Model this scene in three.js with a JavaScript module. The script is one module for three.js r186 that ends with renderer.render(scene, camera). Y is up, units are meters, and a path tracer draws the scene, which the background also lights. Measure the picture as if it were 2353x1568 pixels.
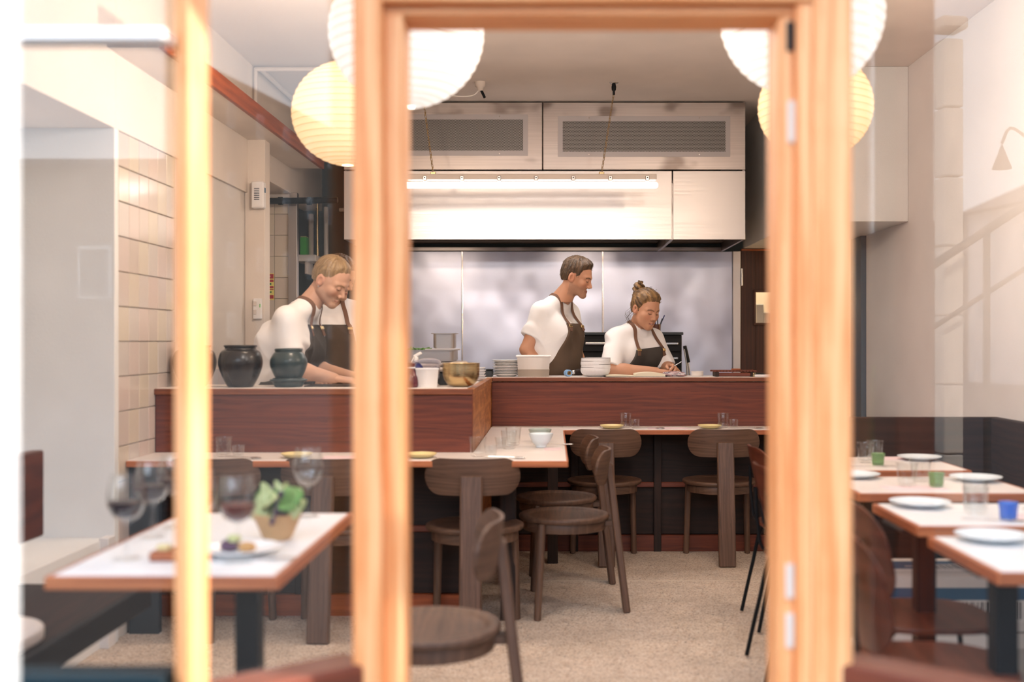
import * as THREE from 'three';
import { mergeGeometries, mergeVertices, toCreasedNormals } from 'three/addons/utils/BufferGeometryUtils.js';
import { RectAreaLightUniformsLib } from 'three/addons/lights/RectAreaLightUniformsLib.js';

RectAreaLightUniformsLib.init();
const scene = new THREE.Scene();

// ---------------------------------------------------------------- camera
const EYE = 1.28;
const camera = new THREE.PerspectiveCamera(33.56, 2353 / 1568, 0.05, 200);
camera.position.set(0, EYE, 0);
camera.lookAt(0, EYE, -10);
camera.setViewOffset(2353, 1568, -93.5, 0, 2353, 1568);   // a shifted lens: the room is seen square on
camera.focus = 7.2;
camera.userData.fStop = 1.4;
camera.updateProjectionMatrix();

// ---------------------------------------------------------------- seeded noise
let seed = 7;
const rnd = () => { seed = (seed + 0x6D2B79F5) | 0; let t = Math.imul(seed ^ (seed >>> 15), 1 | seed); t = (t + Math.imul(t ^ (t >>> 7), 61 | t)) ^ t; return ((t ^ (t >>> 14)) >>> 0) / 4294967296; };
const rr = (a, b) => a + (b - a) * rnd();
const hash = (x, y, z) => { let h = (Math.imul(x, 374761393) + Math.imul(y, 668265263) + Math.imul(z, 2147483647)) | 0; h = Math.imul(h ^ (h >>> 13), 1274126177); return ((h ^ (h >>> 16)) >>> 0) / 4294967296; };
const sm = (t) => t * t * (3 - 2 * t), lerp = (a, b, t) => a + (b - a) * t, clamp = (x, a, b) => Math.min(b, Math.max(a, x));
const step = (a, b, x) => sm(clamp((x - a) / (b - a), 0, 1));
function n3(x, y, z) {
  const i = Math.floor(x), j = Math.floor(y), k = Math.floor(z), u = sm(x - i), v = sm(y - j), w = sm(z - k);
  const L = (a, b, t) => a + (b - a) * t;
  return L(L(L(hash(i, j, k), hash(i + 1, j, k), u), L(hash(i, j + 1, k), hash(i + 1, j + 1, k), u), v), L(L(hash(i, j, k + 1), hash(i + 1, j, k + 1), u), L(hash(i, j + 1, k + 1), hash(i + 1, j + 1, k + 1), u), v), w);
}
// periodic noise for textures: x in [0,px), y in [0,py) wrap round
function np(x, y, px, py, s = 0) {
  const i = Math.floor(x), j = Math.floor(y), u = sm(x - i), v = sm(y - j), m = (a, p) => ((a % p) + p) % p;
  const a = hash(m(i, px), m(j, py), s), b = hash(m(i + 1, px), m(j, py), s), c = hash(m(i, px), m(j + 1, py), s), d = hash(m(i + 1, px), m(j + 1, py), s);
  return lerp(lerp(a, b, u), lerp(c, d, u), v);
}
const fb = (u, v, px, py, s = 0) => (np(u * px, v * py, px, py, s) + 0.5 * np(u * px * 2, v * py * 2, px * 2, py * 2, s + 1) + 0.25 * np(u * px * 4, v * py * 4, px * 4, py * 4, s + 2)) / 1.75;

// ---------------------------------------------------------------- sky, sun, exposure
{
  const W = 256, Hh = 128, data = new Float32Array(W * Hh * 4);
  for (let j = 0; j < Hh; j++) for (let i = 0; i < W; i++) {
    const el = ((j + 0.5) / Hh - 0.5) * Math.PI, y = Math.sin(el), t = Math.pow(clamp(y, 0, 1), 0.55);
    const cl = step(0.42, 0.72, fb(i / W, j / Hh, 8, 5, 3)) * step(0.02, 0.3, y) * 0.55;
    const c = [lerp(5.2, 2.6, t), lerp(5.5, 3.4, t), lerp(5.8, 4.6, t)], q = [5.6, 5.65, 5.75], o = (j * W + i) * 4;
    for (let k = 0; k < 3; k++) data[o + k] = lerp(c[k], q[k], cl);
    data[o + 3] = 1;
  }
  const sky = new THREE.DataTexture(data, W, Hh, THREE.RGBAFormat, THREE.FloatType);
  sky.mapping = THREE.EquirectangularReflectionMapping; sky.magFilter = THREE.LinearFilter; sky.needsUpdate = true;
  scene.background = sky; scene.environment = sky;
}
const sun = new THREE.DirectionalLight(0xfff6ea, 9);
sun.position.set(25.5, 16.5, 4.2); sun.target.position.set(0, 1, -2);
sun.castShadow = true; sun.shadow.mapSize.set(2048, 2048);
Object.assign(sun.shadow.camera, { left: -10, right: 10, top: 10, bottom: -10, near: 1, far: 70 });
scene.add(sun, sun.target);
const EXPOSURE = 1.06;

// ---------------------------------------------------------------- large lamps of the kitchen (each belongs to a fitting built below)
function lamp(l, x, y, z) { l.position.set(x, y, z); l.castShadow = true; scene.add(l); return l; }
const barGlow = new THREE.RectAreaLight(0xfff8f2, 38, 1.77, 0.05);
barGlow.position.set(-0.225, 2.236, -7.2); barGlow.rotation.x = -Math.PI / 2; scene.add(barGlow);
for (const x of [-0.9, 0.25]) { const l = new THREE.RectAreaLight(0xffe3c8, 15, 0.5, 0.14); l.position.set(x, 2.045, -8.45); l.rotation.x = -Math.PI / 2; scene.add(l); }

// ---------------------------------------------------------------- names, things, parts
const taken = new Map();
function numbered(name) { const n = taken.get(name) ?? 0; taken.set(name, n + 1); return n ? name + '_' + String(n).padStart(3, '0') : name; }
function tag(o, label, category, group) { o.userData.label = label; o.userData.category = category; if (group) o.userData.group = group; return o; }
function thing(name, label, category, pos = [0, 0, 0], turn = 0, group) {
  const o = new THREE.Group(); o.name = numbered(name); o.position.set(...pos); o.rotation.y = turn; scene.add(o);
  return tag(o, label, category, group);
}
function part(name, geo, mat, parent, pos, rot) {
  const m = new THREE.Mesh(geo, mat); m.name = name; m.castShadow = m.receiveShadow = true;
  if (pos) m.position.set(...pos); if (rot) m.rotation.set(...rot);
  parent.add(m); return m;
}
function solo(name, label, category, geo, mat, pos, turn = 0, group) {
  const m = part(numbered(name), geo, mat, scene, pos); m.rotation.y = turn; return tag(m, label, category, group);
}
function copyOf(root, label, pos, turn = 0, group) {
  const r = root.clone(); r.name = numbered(root.name.replace(/_\d{3}$/, '')); r.position.set(...pos); r.rotation.set(0, turn, 0);
  r.userData = { ...root.userData, label }; if (group) r.userData.group = group; scene.add(r); return r;
}
function struct(name, geo, mat, pos, rot) { const m = part(numbered(name), geo, mat, scene, pos, rot); m.userData.kind = 'structure'; return m; }

// ---------------------------------------------------------------- geometry helpers
// uv in metres from the faces' own directions; u runs along `grain`
function metric(geo, grain = 'x', shift = 0) {
  const g = geo.index ? geo.toNonIndexed() : geo, p = g.attributes.position, uv = new Float32Array(p.count * 2), ax = { x: 0, y: 1, z: 2 }[grain];
  const a = new THREE.Vector3(), b = new THREE.Vector3(), c = new THREE.Vector3();
  for (let i = 0; i < p.count; i += 3) {
    a.fromBufferAttribute(p, i); b.fromBufferAttribute(p, i + 1).sub(a); c.fromBufferAttribute(p, i + 2).sub(a); b.cross(c);
    const n = [Math.abs(b.x), Math.abs(b.y), Math.abs(b.z)], d = n[0] >= n[1] && n[0] >= n[2] ? 0 : n[1] >= n[2] ? 1 : 2;
    const rest = [0, 1, 2].filter((k) => k !== d), u = rest.includes(ax) ? ax : rest[0], v = rest.find((k) => k !== u);
    for (let k = 0; k < 3; k++) { const q = [p.getX(i + k), p.getY(i + k), p.getZ(i + k)]; uv[(i + k) * 2] = q[u] + shift; uv[(i + k) * 2 + 1] = q[v] + q[d] * 0.37 + shift * 1.7; }
  }
  g.setAttribute('uv', new THREE.BufferAttribute(uv, 2)); return g;
}
let boxShift = 0;
// box with chamfered edges, 44 triangles, metric uv along the longest side unless told
function box(w, h, d, c = 0.002, grain) {
  c = Math.min(c, w * 0.45, h * 0.45, d * 0.45);
  const S = [-1, 1], P = [], quad = (q) => tri(q[0], q[1], q[2]) + tri(q[0], q[2], q[3]);
  const V = (k, s) => new THREE.Vector3(s[0] * (w / 2 - (k === 0 ? 0 : c)), s[1] * (h / 2 - (k === 1 ? 0 : c)), s[2] * (d / 2 - (k === 2 ? 0 : c)));
  const e1 = new THREE.Vector3(), e2 = new THREE.Vector3(), m = new THREE.Vector3();
  function tri(a, b, e) { e1.copy(b).sub(a); e2.copy(e).sub(a); m.copy(a).add(b).add(e); const f = e1.cross(e2).dot(m) > 0 ? [a, b, e] : [a, e, b]; for (const v of f) P.push(v.x, v.y, v.z); return 0; }
  for (let k = 0; k < 3; k++) for (const s of S) { const [i, j] = [0, 1, 2].filter((q) => q !== k), mk = (a, b) => { const t = [0, 0, 0]; t[k] = s; t[i] = a; t[j] = b; return V(k, t); }; quad([mk(-1, -1), mk(1, -1), mk(1, 1), mk(-1, 1)]); }
  for (let k = 0; k < 3; k++) { const [i, j] = [0, 1, 2].filter((q) => q !== k); for (const a of S) for (const b of S) { const mk = (f, s) => { const t = [0, 0, 0]; t[k] = s; t[i] = a; t[j] = b; return V(f, t); }; quad([mk(i, -1), mk(i, 1), mk(j, 1), mk(j, -1)]); } }
  for (const a of S) for (const b of S) for (const e of S) tri(V(0, [a, b, e]), V(1, [a, b, e]), V(2, [a, b, e]));
  const g = new THREE.BufferGeometry(); g.setAttribute('position', new THREE.Float32BufferAttribute(P, 3)); g.computeVertexNormals();
  boxShift += 0.377;
  return metric(g, grain ?? (w >= h && w >= d ? 'x' : h >= d ? 'y' : 'z'), boxShift % 5);
}
// box given by its limits
function span(x0, x1, y0, y1, d0, d1, c = 0.002, grain) { const g = box(Math.abs(x1 - x0), Math.abs(y1 - y0), Math.abs(d1 - d0), c, grain); g.translate((x0 + x1) / 2, (y0 + y1) / 2, -(d0 + d1) / 2); return g; }
const at = (g, x = 0, y = 0, z = 0, rx = 0, ry = 0, rz = 0) => { g.applyMatrix4(new THREE.Matrix4().compose(new THREE.Vector3(x, y, z), new THREE.Quaternion().setFromEuler(new THREE.Euler(rx, ry, rz)), new THREE.Vector3(1, 1, 1))); return g; };
function merge(list) { const l = list.map((g) => { const q = g.index ? g.toNonIndexed() : g; for (const k of Object.keys(q.attributes)) if (!['position', 'normal', 'uv'].includes(k)) q.deleteAttribute(k); if (!q.attributes.uv) metric(q); return q; }); return mergeGeometries(l); }
function lathe(pts, seg = 32) { return new THREE.LatheGeometry(pts.map((p) => new THREE.Vector2(Math.max(p[0], 0), p[1])), seg); }
// smooth profile through control points
function latheC(pts, seg = 36, n = 6) { const c = new THREE.CatmullRomCurve3(pts.map((p) => new THREE.Vector3(p[0], p[1], 0)), false, 'centripetal'); return lathe(c.getPoints(pts.length * n).map((p) => [p.x, p.y]), seg); }
function tube(pts, r, seg = 8, n = 0, closed = false) { const c = new THREE.CatmullRomCurve3(pts.map((p) => new THREE.Vector3(...p)), closed, 'centripetal'); return new THREE.TubeGeometry(c, n || pts.length * 6, r, seg, closed); }
const cyl = (r0, r1, h, seg = 20) => new THREE.CylinderGeometry(r0, r1, h, seg);
// rod from a to b with two radii and closed ends
function rod(a, b, ra, rb = ra, seg = 14) {
  const A = new THREE.Vector3(...a), B = new THREE.Vector3(...b), L = A.distanceTo(B), e = Math.min(ra, rb) * 0.25;
  const g = lathe([[0, 0], [ra - e, 0], [ra, e], [rb, L - e], [rb - e, L], [0, L]], seg), q = new THREE.Quaternion().setFromUnitVectors(new THREE.Vector3(0, 1, 0), B.clone().sub(A).normalize());
  g.applyMatrix4(new THREE.Matrix4().compose(A, q, new THREE.Vector3(1, 1, 1))); return metric(g, 'y');
}
// board curved about a vertical axis, rounded corners: width, height, thickness, corner radius, radius of the bend
function curvedBoard(w, h, t, r, R, N = 26, lean = 0) {
  const P = [], uv = [], F = [], M = 6, id = (s, i, j) => s * (N + 1) * (M + 1) + i * (M + 1) + j, a = w / 2;
  for (let s = 0; s < 2; s++) for (let i = 0; i <= N; i++) {
    const q = -1 + (2 * i) / N, x = a * Math.sin((q * Math.PI) / 2), over = Math.max(0, Math.abs(x) - (a - r)), hh = h / 2 - r + Math.sqrt(Math.max(0, r * r - over * over));
    for (let j = 0; j <= M; j++) {
      const y = hh * (-1 + (2 * j) / M), th = x / R, edge = 1 - 0.35 * (j === 0 || j === M || i === 0 || i === N), o = (s ? 1 : -1) * (t / 2) * edge;
      P.push((R - o) * Math.sin(th), y, R - (R - o) * Math.cos(th) - y * lean); uv.push(x, y);
    }
  }
  for (let s = 0; s < 2; s++) for (let i = 0; i < N; i++) for (let j = 0; j < M; j++) { const q = [id(s, i, j), id(s, i + 1, j), id(s, i + 1, j + 1), id(s, i, j + 1)]; if (!s) q.reverse(); F.push(q[0], q[1], q[2], q[0], q[2], q[3]); }
  const rim = []; for (let i = 0; i <= N; i++) rim.push([i, 0]); for (let j = 1; j <= M; j++) rim.push([N, j]); for (let i = N - 1; i >= 0; i--) rim.push([i, M]); for (let j = M - 1; j >= 1; j--) rim.push([0, j]);
  rim.forEach((p, k) => { const n = rim[(k + 1) % rim.length], A = id(0, ...p), B = id(0, ...n), C = id(1, ...n), D = id(1, ...p); F.push(A, B, C, A, C, D); });
  const g = new THREE.BufferGeometry(); g.setAttribute('position', new THREE.Float32BufferAttribute(P, 3)); g.setAttribute('uv', new THREE.Float32BufferAttribute(uv, 2)); g.setIndex(F);
  return toCreasedNormals(g, 0.9);
}
function roundedShape(w, h, r) { const s = new THREE.Shape(), x = -w / 2, y = -h / 2; s.moveTo(x + r, y); s.lineTo(x + w - r, y); s.absarc(x + w - r, y + r, r, -Math.PI / 2, 0); s.lineTo(x + w, y + h - r); s.absarc(x + w - r, y + h - r, r, 0, Math.PI / 2); s.lineTo(x + r, y + h); s.absarc(x + r, y + h - r, r, Math.PI / 2, Math.PI); s.lineTo(x, y + r); s.absarc(x + r, y + r, r, Math.PI, 1.5 * Math.PI); return s; }

// ---------------------------------------------------------------- textures and materials
function texture(n, m, sx, sy, f, srgb = true) {
  const d = new Uint8Array(n * m * 4), c = [0, 0, 0];
  for (let j = 0; j < m; j++) for (let i = 0; i < n; i++) { f(i / n, j / m, c); const o = (j * n + i) * 4; for (let k = 0; k < 3; k++) d[o + k] = clamp(Math.round(c[k]), 0, 255); d[o + 3] = 255; }
  const t = new THREE.DataTexture(d, n, m, THREE.RGBAFormat); t.wrapS = t.wrapT = THREE.RepeatWrapping; t.magFilter = THREE.LinearFilter; t.minFilter = THREE.LinearMipmapLinearFilter; t.generateMipmaps = true;
  if (srgb) t.colorSpace = THREE.SRGBColorSpace; t.repeat.set(1 / sx, 1 / sy); t.needsUpdate = true; return t;
}
const grey = (n, m, sx, sy, f) => texture(n, m, sx, sy, (u, v, c) => { c[0] = c[1] = c[2] = 255 * f(u, v); }, false);
// wood: dark and light sRGB, grain along u; lines across v
function wood(dark, light, sx, sy, lines, figure, s, rings = 0.34) {
  return texture(512, 512, sx, sy, (u, v, c) => {
    const w = fb(u, v, 2, 5, s) * figure + v * lines, ring = 0.5 + 0.5 * Math.sin(w * Math.PI * 2), fine = np(u * 10, v * 190, 10, 190, s + 9), mid = np(u * 5, v * 48, 5, 48, s + 12), blot = fb(u, v, 3, 4, s + 20);
    let t = rings * ring + (0.34 - rings) * 0.5 + 0.3 * mid + 0.2 * fine + 0.3 * blot - 0.1; if (np(u * 16, v * 240, 16, 240, s + 31) > 0.86) t -= 0.25;
    t = clamp(t, 0, 1); for (let k = 0; k < 3; k++) c[k] = lerp(dark[k], light[k], t);
  });
}
const std = (o) => new THREE.MeshStandardMaterial(o), phy = (o) => new THREE.MeshPhysicalMaterial(o);
const lin = (r, g, b) => new THREE.Color().setRGB(r, g, b);
const mottle = grey(256, 256, 1.4, 1.4, (u, v) => 0.86 + 0.14 * fb(u, v, 5, 5, 60));
const fineBump = grey(256, 256, 0.25, 0.25, (u, v) => 0.5 * fb(u, v, 24, 24, 70) + 0.5 * np(u * 100, v * 100, 100, 100, 71));
const weave = grey(128, 128, 0.03, 0.03, (u, v) => 0.5 + 0.25 * Math.sin(u * Math.PI * 32) + 0.25 * Math.sin(v * Math.PI * 32));
const plaster = (c, r = 0.9) => std({ color: c, roughness: r, map: mottle, bumpMap: fineBump, bumpScale: 0.0006 });
const M = {
  ceiling: plaster(lin(0.80, 0.71, 0.65)), wallCream: plaster(lin(0.80, 0.70, 0.61)), wallWhite: plaster(lin(0.8, 0.8, 0.79)), wallGrey: plaster(lin(0.78, 0.75, 0.74)),
  darkTeal: std({ color: lin(0.035, 0.05, 0.055), roughness: 0.6, map: mottle }),
  grout: std({ color: lin(0.72, 0.66, 0.6), roughness: 0.9, map: mottle }), groutDark: std({ color: lin(0.42, 0.36, 0.3), roughness: 0.9 }),
  oak: std({ map: wood([62, 42, 32], [128, 95, 74], 1.0, 0.5, 24, 4.5, 101, 0.16), roughness: 0.5, color: 0xffffff }),
  mahogany: std({ map: wood([76, 31, 17], [136, 64, 37], 1.6, 0.6, 16, 6.5, 131, 0.22), roughness: 0.5 }),
  darkMahogany: std({ map: wood([24, 13, 9], [54, 30, 21], 1.4, 0.6, 16, 4.5, 151), roughness: 0.75 }),
  nosingWood: std({ map: wood([92, 46, 24], [158, 90, 52], 1.0, 0.4, 12, 3.0, 175, 0.2), roughness: 0.5 }),
  panSteel: std({ color: lin(0.42, 0.38, 0.35), metalness: 1, roughness: 0.3 }),
  edgeWood: std({ map: wood([140, 72, 38], [206, 128, 80], 1.0, 0.4, 8, 2.0, 171), roughness: 0.5 }),
  goldWood: std({ map: wood([120, 66, 34], [206, 142, 84], 0.9, 0.5, 3, 3.5, 181), roughness: 0.5 }),
  pine: std({ map: wood([212, 124, 64], [255, 206, 154], 1.3, 0.32, 5, 2.6, 191), roughness: 0.45 }),
  beam: std({ map: wood([120, 52, 22], [176, 88, 44], 1.4, 0.5, 6, 2.2, 211), roughness: 0.45 }),
  doorWood: std({ map: wood([44, 22, 14], [84, 44, 28], 0.9, 0.4, 14, 1.2, 221), roughness: 0.5 }),
  plywood: std({ map: wood([66, 30, 20], [112, 58, 40], 0.9, 0.5, 6, 2.4, 231), roughness: 0.35 }),
  laminate: std({ color: lin(0.80, 0.74, 0.70), roughness: 0.42, map: mottle }),
  laminateCool: std({ color: lin(0.84, 0.84, 0.84), roughness: 0.38, map: mottle }),
  steel: std({ color: lin(0.62, 0.58, 0.56), metalness: 1, roughness: 0.38, map: texture(512, 256, 1.4, 0.7, (u, v, c) => { const s = step(0.55, 0.8, fb(u, v, 6, 5, 240)), b = 0.93 + 0.07 * np(u * 4, v * 220, 4, 220, 245); c[0] = 250 * b - s * 62; c[1] = 246 * b - s * 66; c[2] = 244 * b - s * 68; }), roughnessMap: grey(256, 256, 0.9, 0.9, (u, v) => 0.75 + 0.25 * fb(u, v, 6, 6, 250)) }),
  steelClean: std({ color: lin(0.62, 0.58, 0.56), metalness: 1, roughness: 0.42, roughnessMap: grey(256, 256, 1.1, 0.5, (u, v) => 0.85 + 0.15 * np(u * 3, v * 128, 3, 128, 255)) }),
  splash: std({ color: lin(0.63, 0.66, 0.78), metalness: 1, roughness: 0.36, map: texture(256, 256, 1.3, 1.3, (u, v, c) => { const s = step(0.5, 0.85, fb(u, v, 4, 4, 260)); c[0] = 250 - s * 40; c[1] = 249 - s * 42; c[2] = 250 - s * 40; }), bumpMap: grey(256, 256, 1.9, 1.5, (u, v) => fb(u, v, 3, 3, 262)), bumpScale: 0.03 }),
  steelDark: std({ color: lin(0.2, 0.17, 0.15), metalness: 1, roughness: 0.5 }),
  chrome: std({ color: lin(0.75, 0.74, 0.73), metalness: 1, roughness: 0.18 }),
  blackMetal: phy({ color: lin(0.005, 0.006, 0.008), roughness: 0.45, specularIntensity: 0.4 }),
  blackMatt: phy({ color: lin(0.010, 0.010, 0.011), roughness: 0.6, specularIntensity: 0.5 }),
  tealMetal: std({ color: lin(0.01, 0.045, 0.065), metalness: 0.2, roughness: 0.45 }),
  brass: std({ color: lin(0.58, 0.44, 0.24), metalness: 1, roughness: 0.3, roughnessMap: grey(64, 256, 0.3, 0.1, (u, v) => 0.7 + 0.3 * np(u * 2, v * 80, 2, 80, 270)) }),
  paintWhite: std({ color: lin(0.82, 0.82, 0.82), roughness: 0.5 }), plasticWhite: std({ color: lin(0.8, 0.76, 0.73), roughness: 0.4 }),
  china: std({ color: lin(0.9, 0.9, 0.9), roughness: 0.22 }), chinaBlue: std({ color: lin(0.72, 0.80, 0.84), roughness: 0.22 }), chinaYellow: std({ color: lin(0.75, 0.62, 0.30), roughness: 0.3 }),
  speckled: std({ color: lin(0.88, 0.88, 0.88), roughness: 0.35, map: texture(128, 128, 0.12, 0.12, (u, v, c) => { const s = np(u * 60, v * 60, 60, 60, 280) > 0.9 ? 130 : 252; c[0] = c[1] = s; c[2] = s + 4; }) }),
  celadon: std({ color: lin(0.36, 0.42, 0.38), roughness: 0.3 }),
  glazeDark: std({ color: lin(0.02, 0.017, 0.016), roughness: 0.25 }), glazeTeal: std({ color: lin(0.03, 0.05, 0.055), roughness: 0.28 }),
  glass: phy({ color: lin(0.97, 0.98, 0.98), transmission: 1, thickness: 0, ior: 1.5, roughness: 0.0 }),
  glassGreen: phy({ color: lin(0.42, 0.62, 0.32), transmission: 0.8, thickness: 0.004, ior: 1.45, roughness: 0.1 }),
  glassBlue: phy({ color: lin(0.12, 0.3, 0.85), transmission: 0.6, thickness: 0.004, ior: 1.45, roughness: 0.12 }),
  pane: phy({ color: 0xffffff, transmission: 1, thickness: 0, ior: 1.38, roughness: 0.0 }),
  paper: phy({ color: lin(0.9, 0.88, 0.84), transmission: 0.002, thickness: 0, roughness: 1, emissive: lin(1, 0.97, 0.93), emissiveIntensity: 0.62 }),
  paperWarm: phy({ color: lin(0.95, 0.82, 0.58), transmission: 0.003, thickness: 0, roughness: 1, emissive: lin(1.0, 0.66, 0.32), emissiveIntensity: 0.5 }),
  tubeGlow: std({ color: 0xffffff, emissive: lin(1, 0.93, 0.88), emissiveIntensity: 7 }),
  bulbGlow: std({ color: 0xffffff, emissive: lin(1, 0.82, 0.6), emissiveIntensity: 6 }),
  wine: phy({ color: lin(0.014, 0.003, 0.006), roughness: 0.3, specularIntensity: 0.3 }), wineLight: phy({ color: lin(0.11, 0.014, 0.008), roughness: 0.3, specularIntensity: 0.3 }),
  bookPaper: std({ color: lin(0.80, 0.74, 0.58), roughness: 0.9 }), pageWhite: std({ color: lin(0.82, 0.78, 0.78), roughness: 0.9 }), pinkPaper: std({ color: lin(0.76, 0.6, 0.62), roughness: 0.9 }),
  leafGreen: std({ color: lin(0.10, 0.24, 0.045), roughness: 0.55, side: THREE.DoubleSide }), leafPale: std({ color: lin(0.5, 0.56, 0.26), roughness: 0.5, side: THREE.DoubleSide }), leafPurple: std({ color: lin(0.09, 0.04, 0.09), roughness: 0.5, side: THREE.DoubleSide }),
  tan: std({ color: lin(0.55, 0.33, 0.15), roughness: 0.6 }), cork: std({ color: lin(0.55, 0.36, 0.16), roughness: 0.8 }), bread: std({ color: lin(0.5, 0.28, 0.1), roughness: 0.85 }),
  blueDoor: std({ color: lin(0.07, 0.13, 0.19), roughness: 0.5 }), tealPad: phy({ color: lin(0.001, 0.011, 0.017), roughness: 0.6, specularIntensity: 0.4, bumpMap: fineBump, bumpScale: 0.001 }),
  burgundy: phy({ color: lin(0.09, 0.008, 0.022), roughness: 0.2, clearcoat: 0.6 }), navy: std({ color: lin(0.01, 0.015, 0.12), roughness: 0.4 }),
  clearPlastic: phy({ color: lin(0.9, 0.86, 0.9), transmission: 0.85, thickness: 0.002, ior: 1.3, roughness: 0.15 }), milky: phy({ color: lin(0.85, 0.8, 0.76), transmission: 0.25, thickness: 0, roughness: 0.8 }),
  greySlate: std({ color: lin(0.03, 0.038, 0.045), roughness: 0.5 }), cloth: std({ color: lin(0.7, 0.62, 0.56), roughness: 0.95, bumpMap: weave, bumpScale: 0.0006 }),
  greenPaint: std({ color: lin(0.06, 0.5, 0.06), roughness: 0.5 }), conduit: std({ color: lin(0.66, 0.58, 0.52), roughness: 0.6 }),
};
for (const m of [M.steel, M.steelClean, M.splash]) m.envMapIntensity = 1;
M.mahogany.bumpMap = M.oak.bumpMap = fineBump; M.mahogany.bumpScale = M.oak.bumpScale = 0.0003;
// marks on a face: f(ctx, width, height) draws on a canvas
function canvasMat(w, h, f, extra = {}) { const c = document.createElement('canvas'); c.width = w; c.height = h; f(c.getContext('2d'), w, h); const t = new THREE.CanvasTexture(c); t.colorSpace = THREE.SRGBColorSpace; return std({ map: t, roughness: 0.6, ...extra }); }

// ================================================================ the room
function frame3(name) { const g = new THREE.Group(); g.name = numbered(name); g.userData.kind = 'structure'; scene.add(g); return g; }
const terrazzo = std({ roughness: 0.55, bumpMap: fineBump, bumpScale: 0.0002, map: texture(512, 512, 0.7, 0.7, (u, v, c) => {
  const a = np(u * 130, v * 130, 130, 130, 301), b = np(u * 90, v * 90, 90, 90, 302), big = fb(u, v, 6, 6, 303); let k = 0.80 + 0.14 * big, w = [232, 212, 192];
  if (a > 0.74) w = [246, 234, 220]; else if (a < 0.22) w = [172, 150, 132]; if (b > 0.82) w = [204, 174, 148]; else if (b < 0.1) w = [138, 120, 110];
  for (let q = 0; q < 3; q++) c[q] = w[q] * k; }) });
const floor = struct('floor', span(-2.8, 3.7, -0.1, 0, 1.9, 9.2, 0.001), terrazzo);
part('floor_strip', span(-1.9, 2.19, -0.004, 0.0015, 6.03, 6.045, 0.0005), std({ color: lin(0.6, 0.5, 0.4), roughness: 0.4 }), floor);
struct('ceiling', span(-2.8, 3.7, 2.98, 3.12, 1.7, 9.2, 0.001), M.ceiling);
// left wall: window niche near the street, then a tiled length, then the opening to the wash-up
struct('wall_left', span(-2.4, -1.88, 0, 0.45, 1.9, 4.79), M.wallWhite);
struct('wall_left', span(-2.4, -2.28, 0.45, 2.18, 1.9, 4.79), M.wallWhite);
struct('wall_left', span(-2.4, -1.85, 2.18, 2.98, 1.9, 4.79), M.wallCream);
struct('wall_left', span(-2.4, -1.849, 0.0, 2.18, 4.775, 4.82), M.wallWhite);
struct('trim_1', span(-1.885, -1.845, 0.0, 0.46, 4.70, 4.775), M.wallGrey);
const tiled = struct('wall_left', span(-2.0, -1.866, 0, 2.98, 4.82, 6.86), M.grout);
struct('wall_left', span(-1.866, -1.85, 2.18, 2.98, 4.79, 6.86), M.wallCream);
{
  const mats = [0, 1, 2, 3].map((i) => std({ color: lin(0.60 + 0.03 * (i % 2), 0.52 + 0.025 * i * 0.5, 0.46 + 0.02 * (i % 3)), roughness: 0.13 + 0.02 * i }));
  const geos = [0, 1, 2].map(() => box(0.014, 0.1465, 0.1165, 0.0022));
  for (let i = 0; i < 17; i++) for (let j = 0; j < 15; j++) {
    if (j < 7 && i > 5) continue;                                   // hidden behind the bar
    const y = 2.178 - 0.15 * (j + 0.5), d = 4.823 + 0.12 * (i + 0.5); if (y < 0.06) continue;
    part('tile', geos[(i + j) % 3], mats[(i * 7 + j * 3) % 4], tiled, [-1.8572 + rr(-0.0006, 0.0006), 14 * 0.15 + 0.078 - 0.15 * j - 0.075 + 0.0, -d], [0, rr(-0.006, 0.006), rr(-0.006, 0.006)]);
  }
}
struct('wall_left', span(-1.866, -1.745, 0, 2.53, 6.86, 6.98), M.wallCream);         // end pillar
struct('wall_left', span(-2.0, -1.85, 2.325, 2.98, 6.86, 9.08), M.wallCream);        // above the opening
struct('wall_left', span(-2.8, -1.866, 0, 2.98, 6.87, 6.975), M.wallCream);
struct('wall_left', span(-2.8, -2.7, 0, 2.98, 6.98, 9.08), M.wallCream);
const washWall = struct('wall_back', span(-2.7, -1.87, 0, 2.33, 8.03, 8.12), M.groutDark);
{
  const mats = [0, 1, 2].map((i) => std({ color: lin(0.70 - 0.02 * i, 0.60 - 0.02 * i, 0.47), roughness: 0.25 })), g = box(0.0975, 0.1475, 0.012, 0.002);
  for (let i = 0; i < 3; i++) for (let j = 0; j < 10; j++) part('tile', g, mats[(i + j * 2) % 3], washWall, [-1.923 - 0.1 * i, 2.255 - 0.15 * j, -8.0255]);
  part('corner_strip', span(-1.872, -1.808, 0.0, 2.33, 8.0, 8.06, 0.003), M.steelClean, washWall);
}
struct('wall_back', span(-2.8, 1.505, 0, 2.98, 9.08, 9.2), M.darkTeal);
struct('wall_back', span(1.505, 2.2, 2.0, 2.98, 9.08, 9.2), M.darkTeal);
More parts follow.
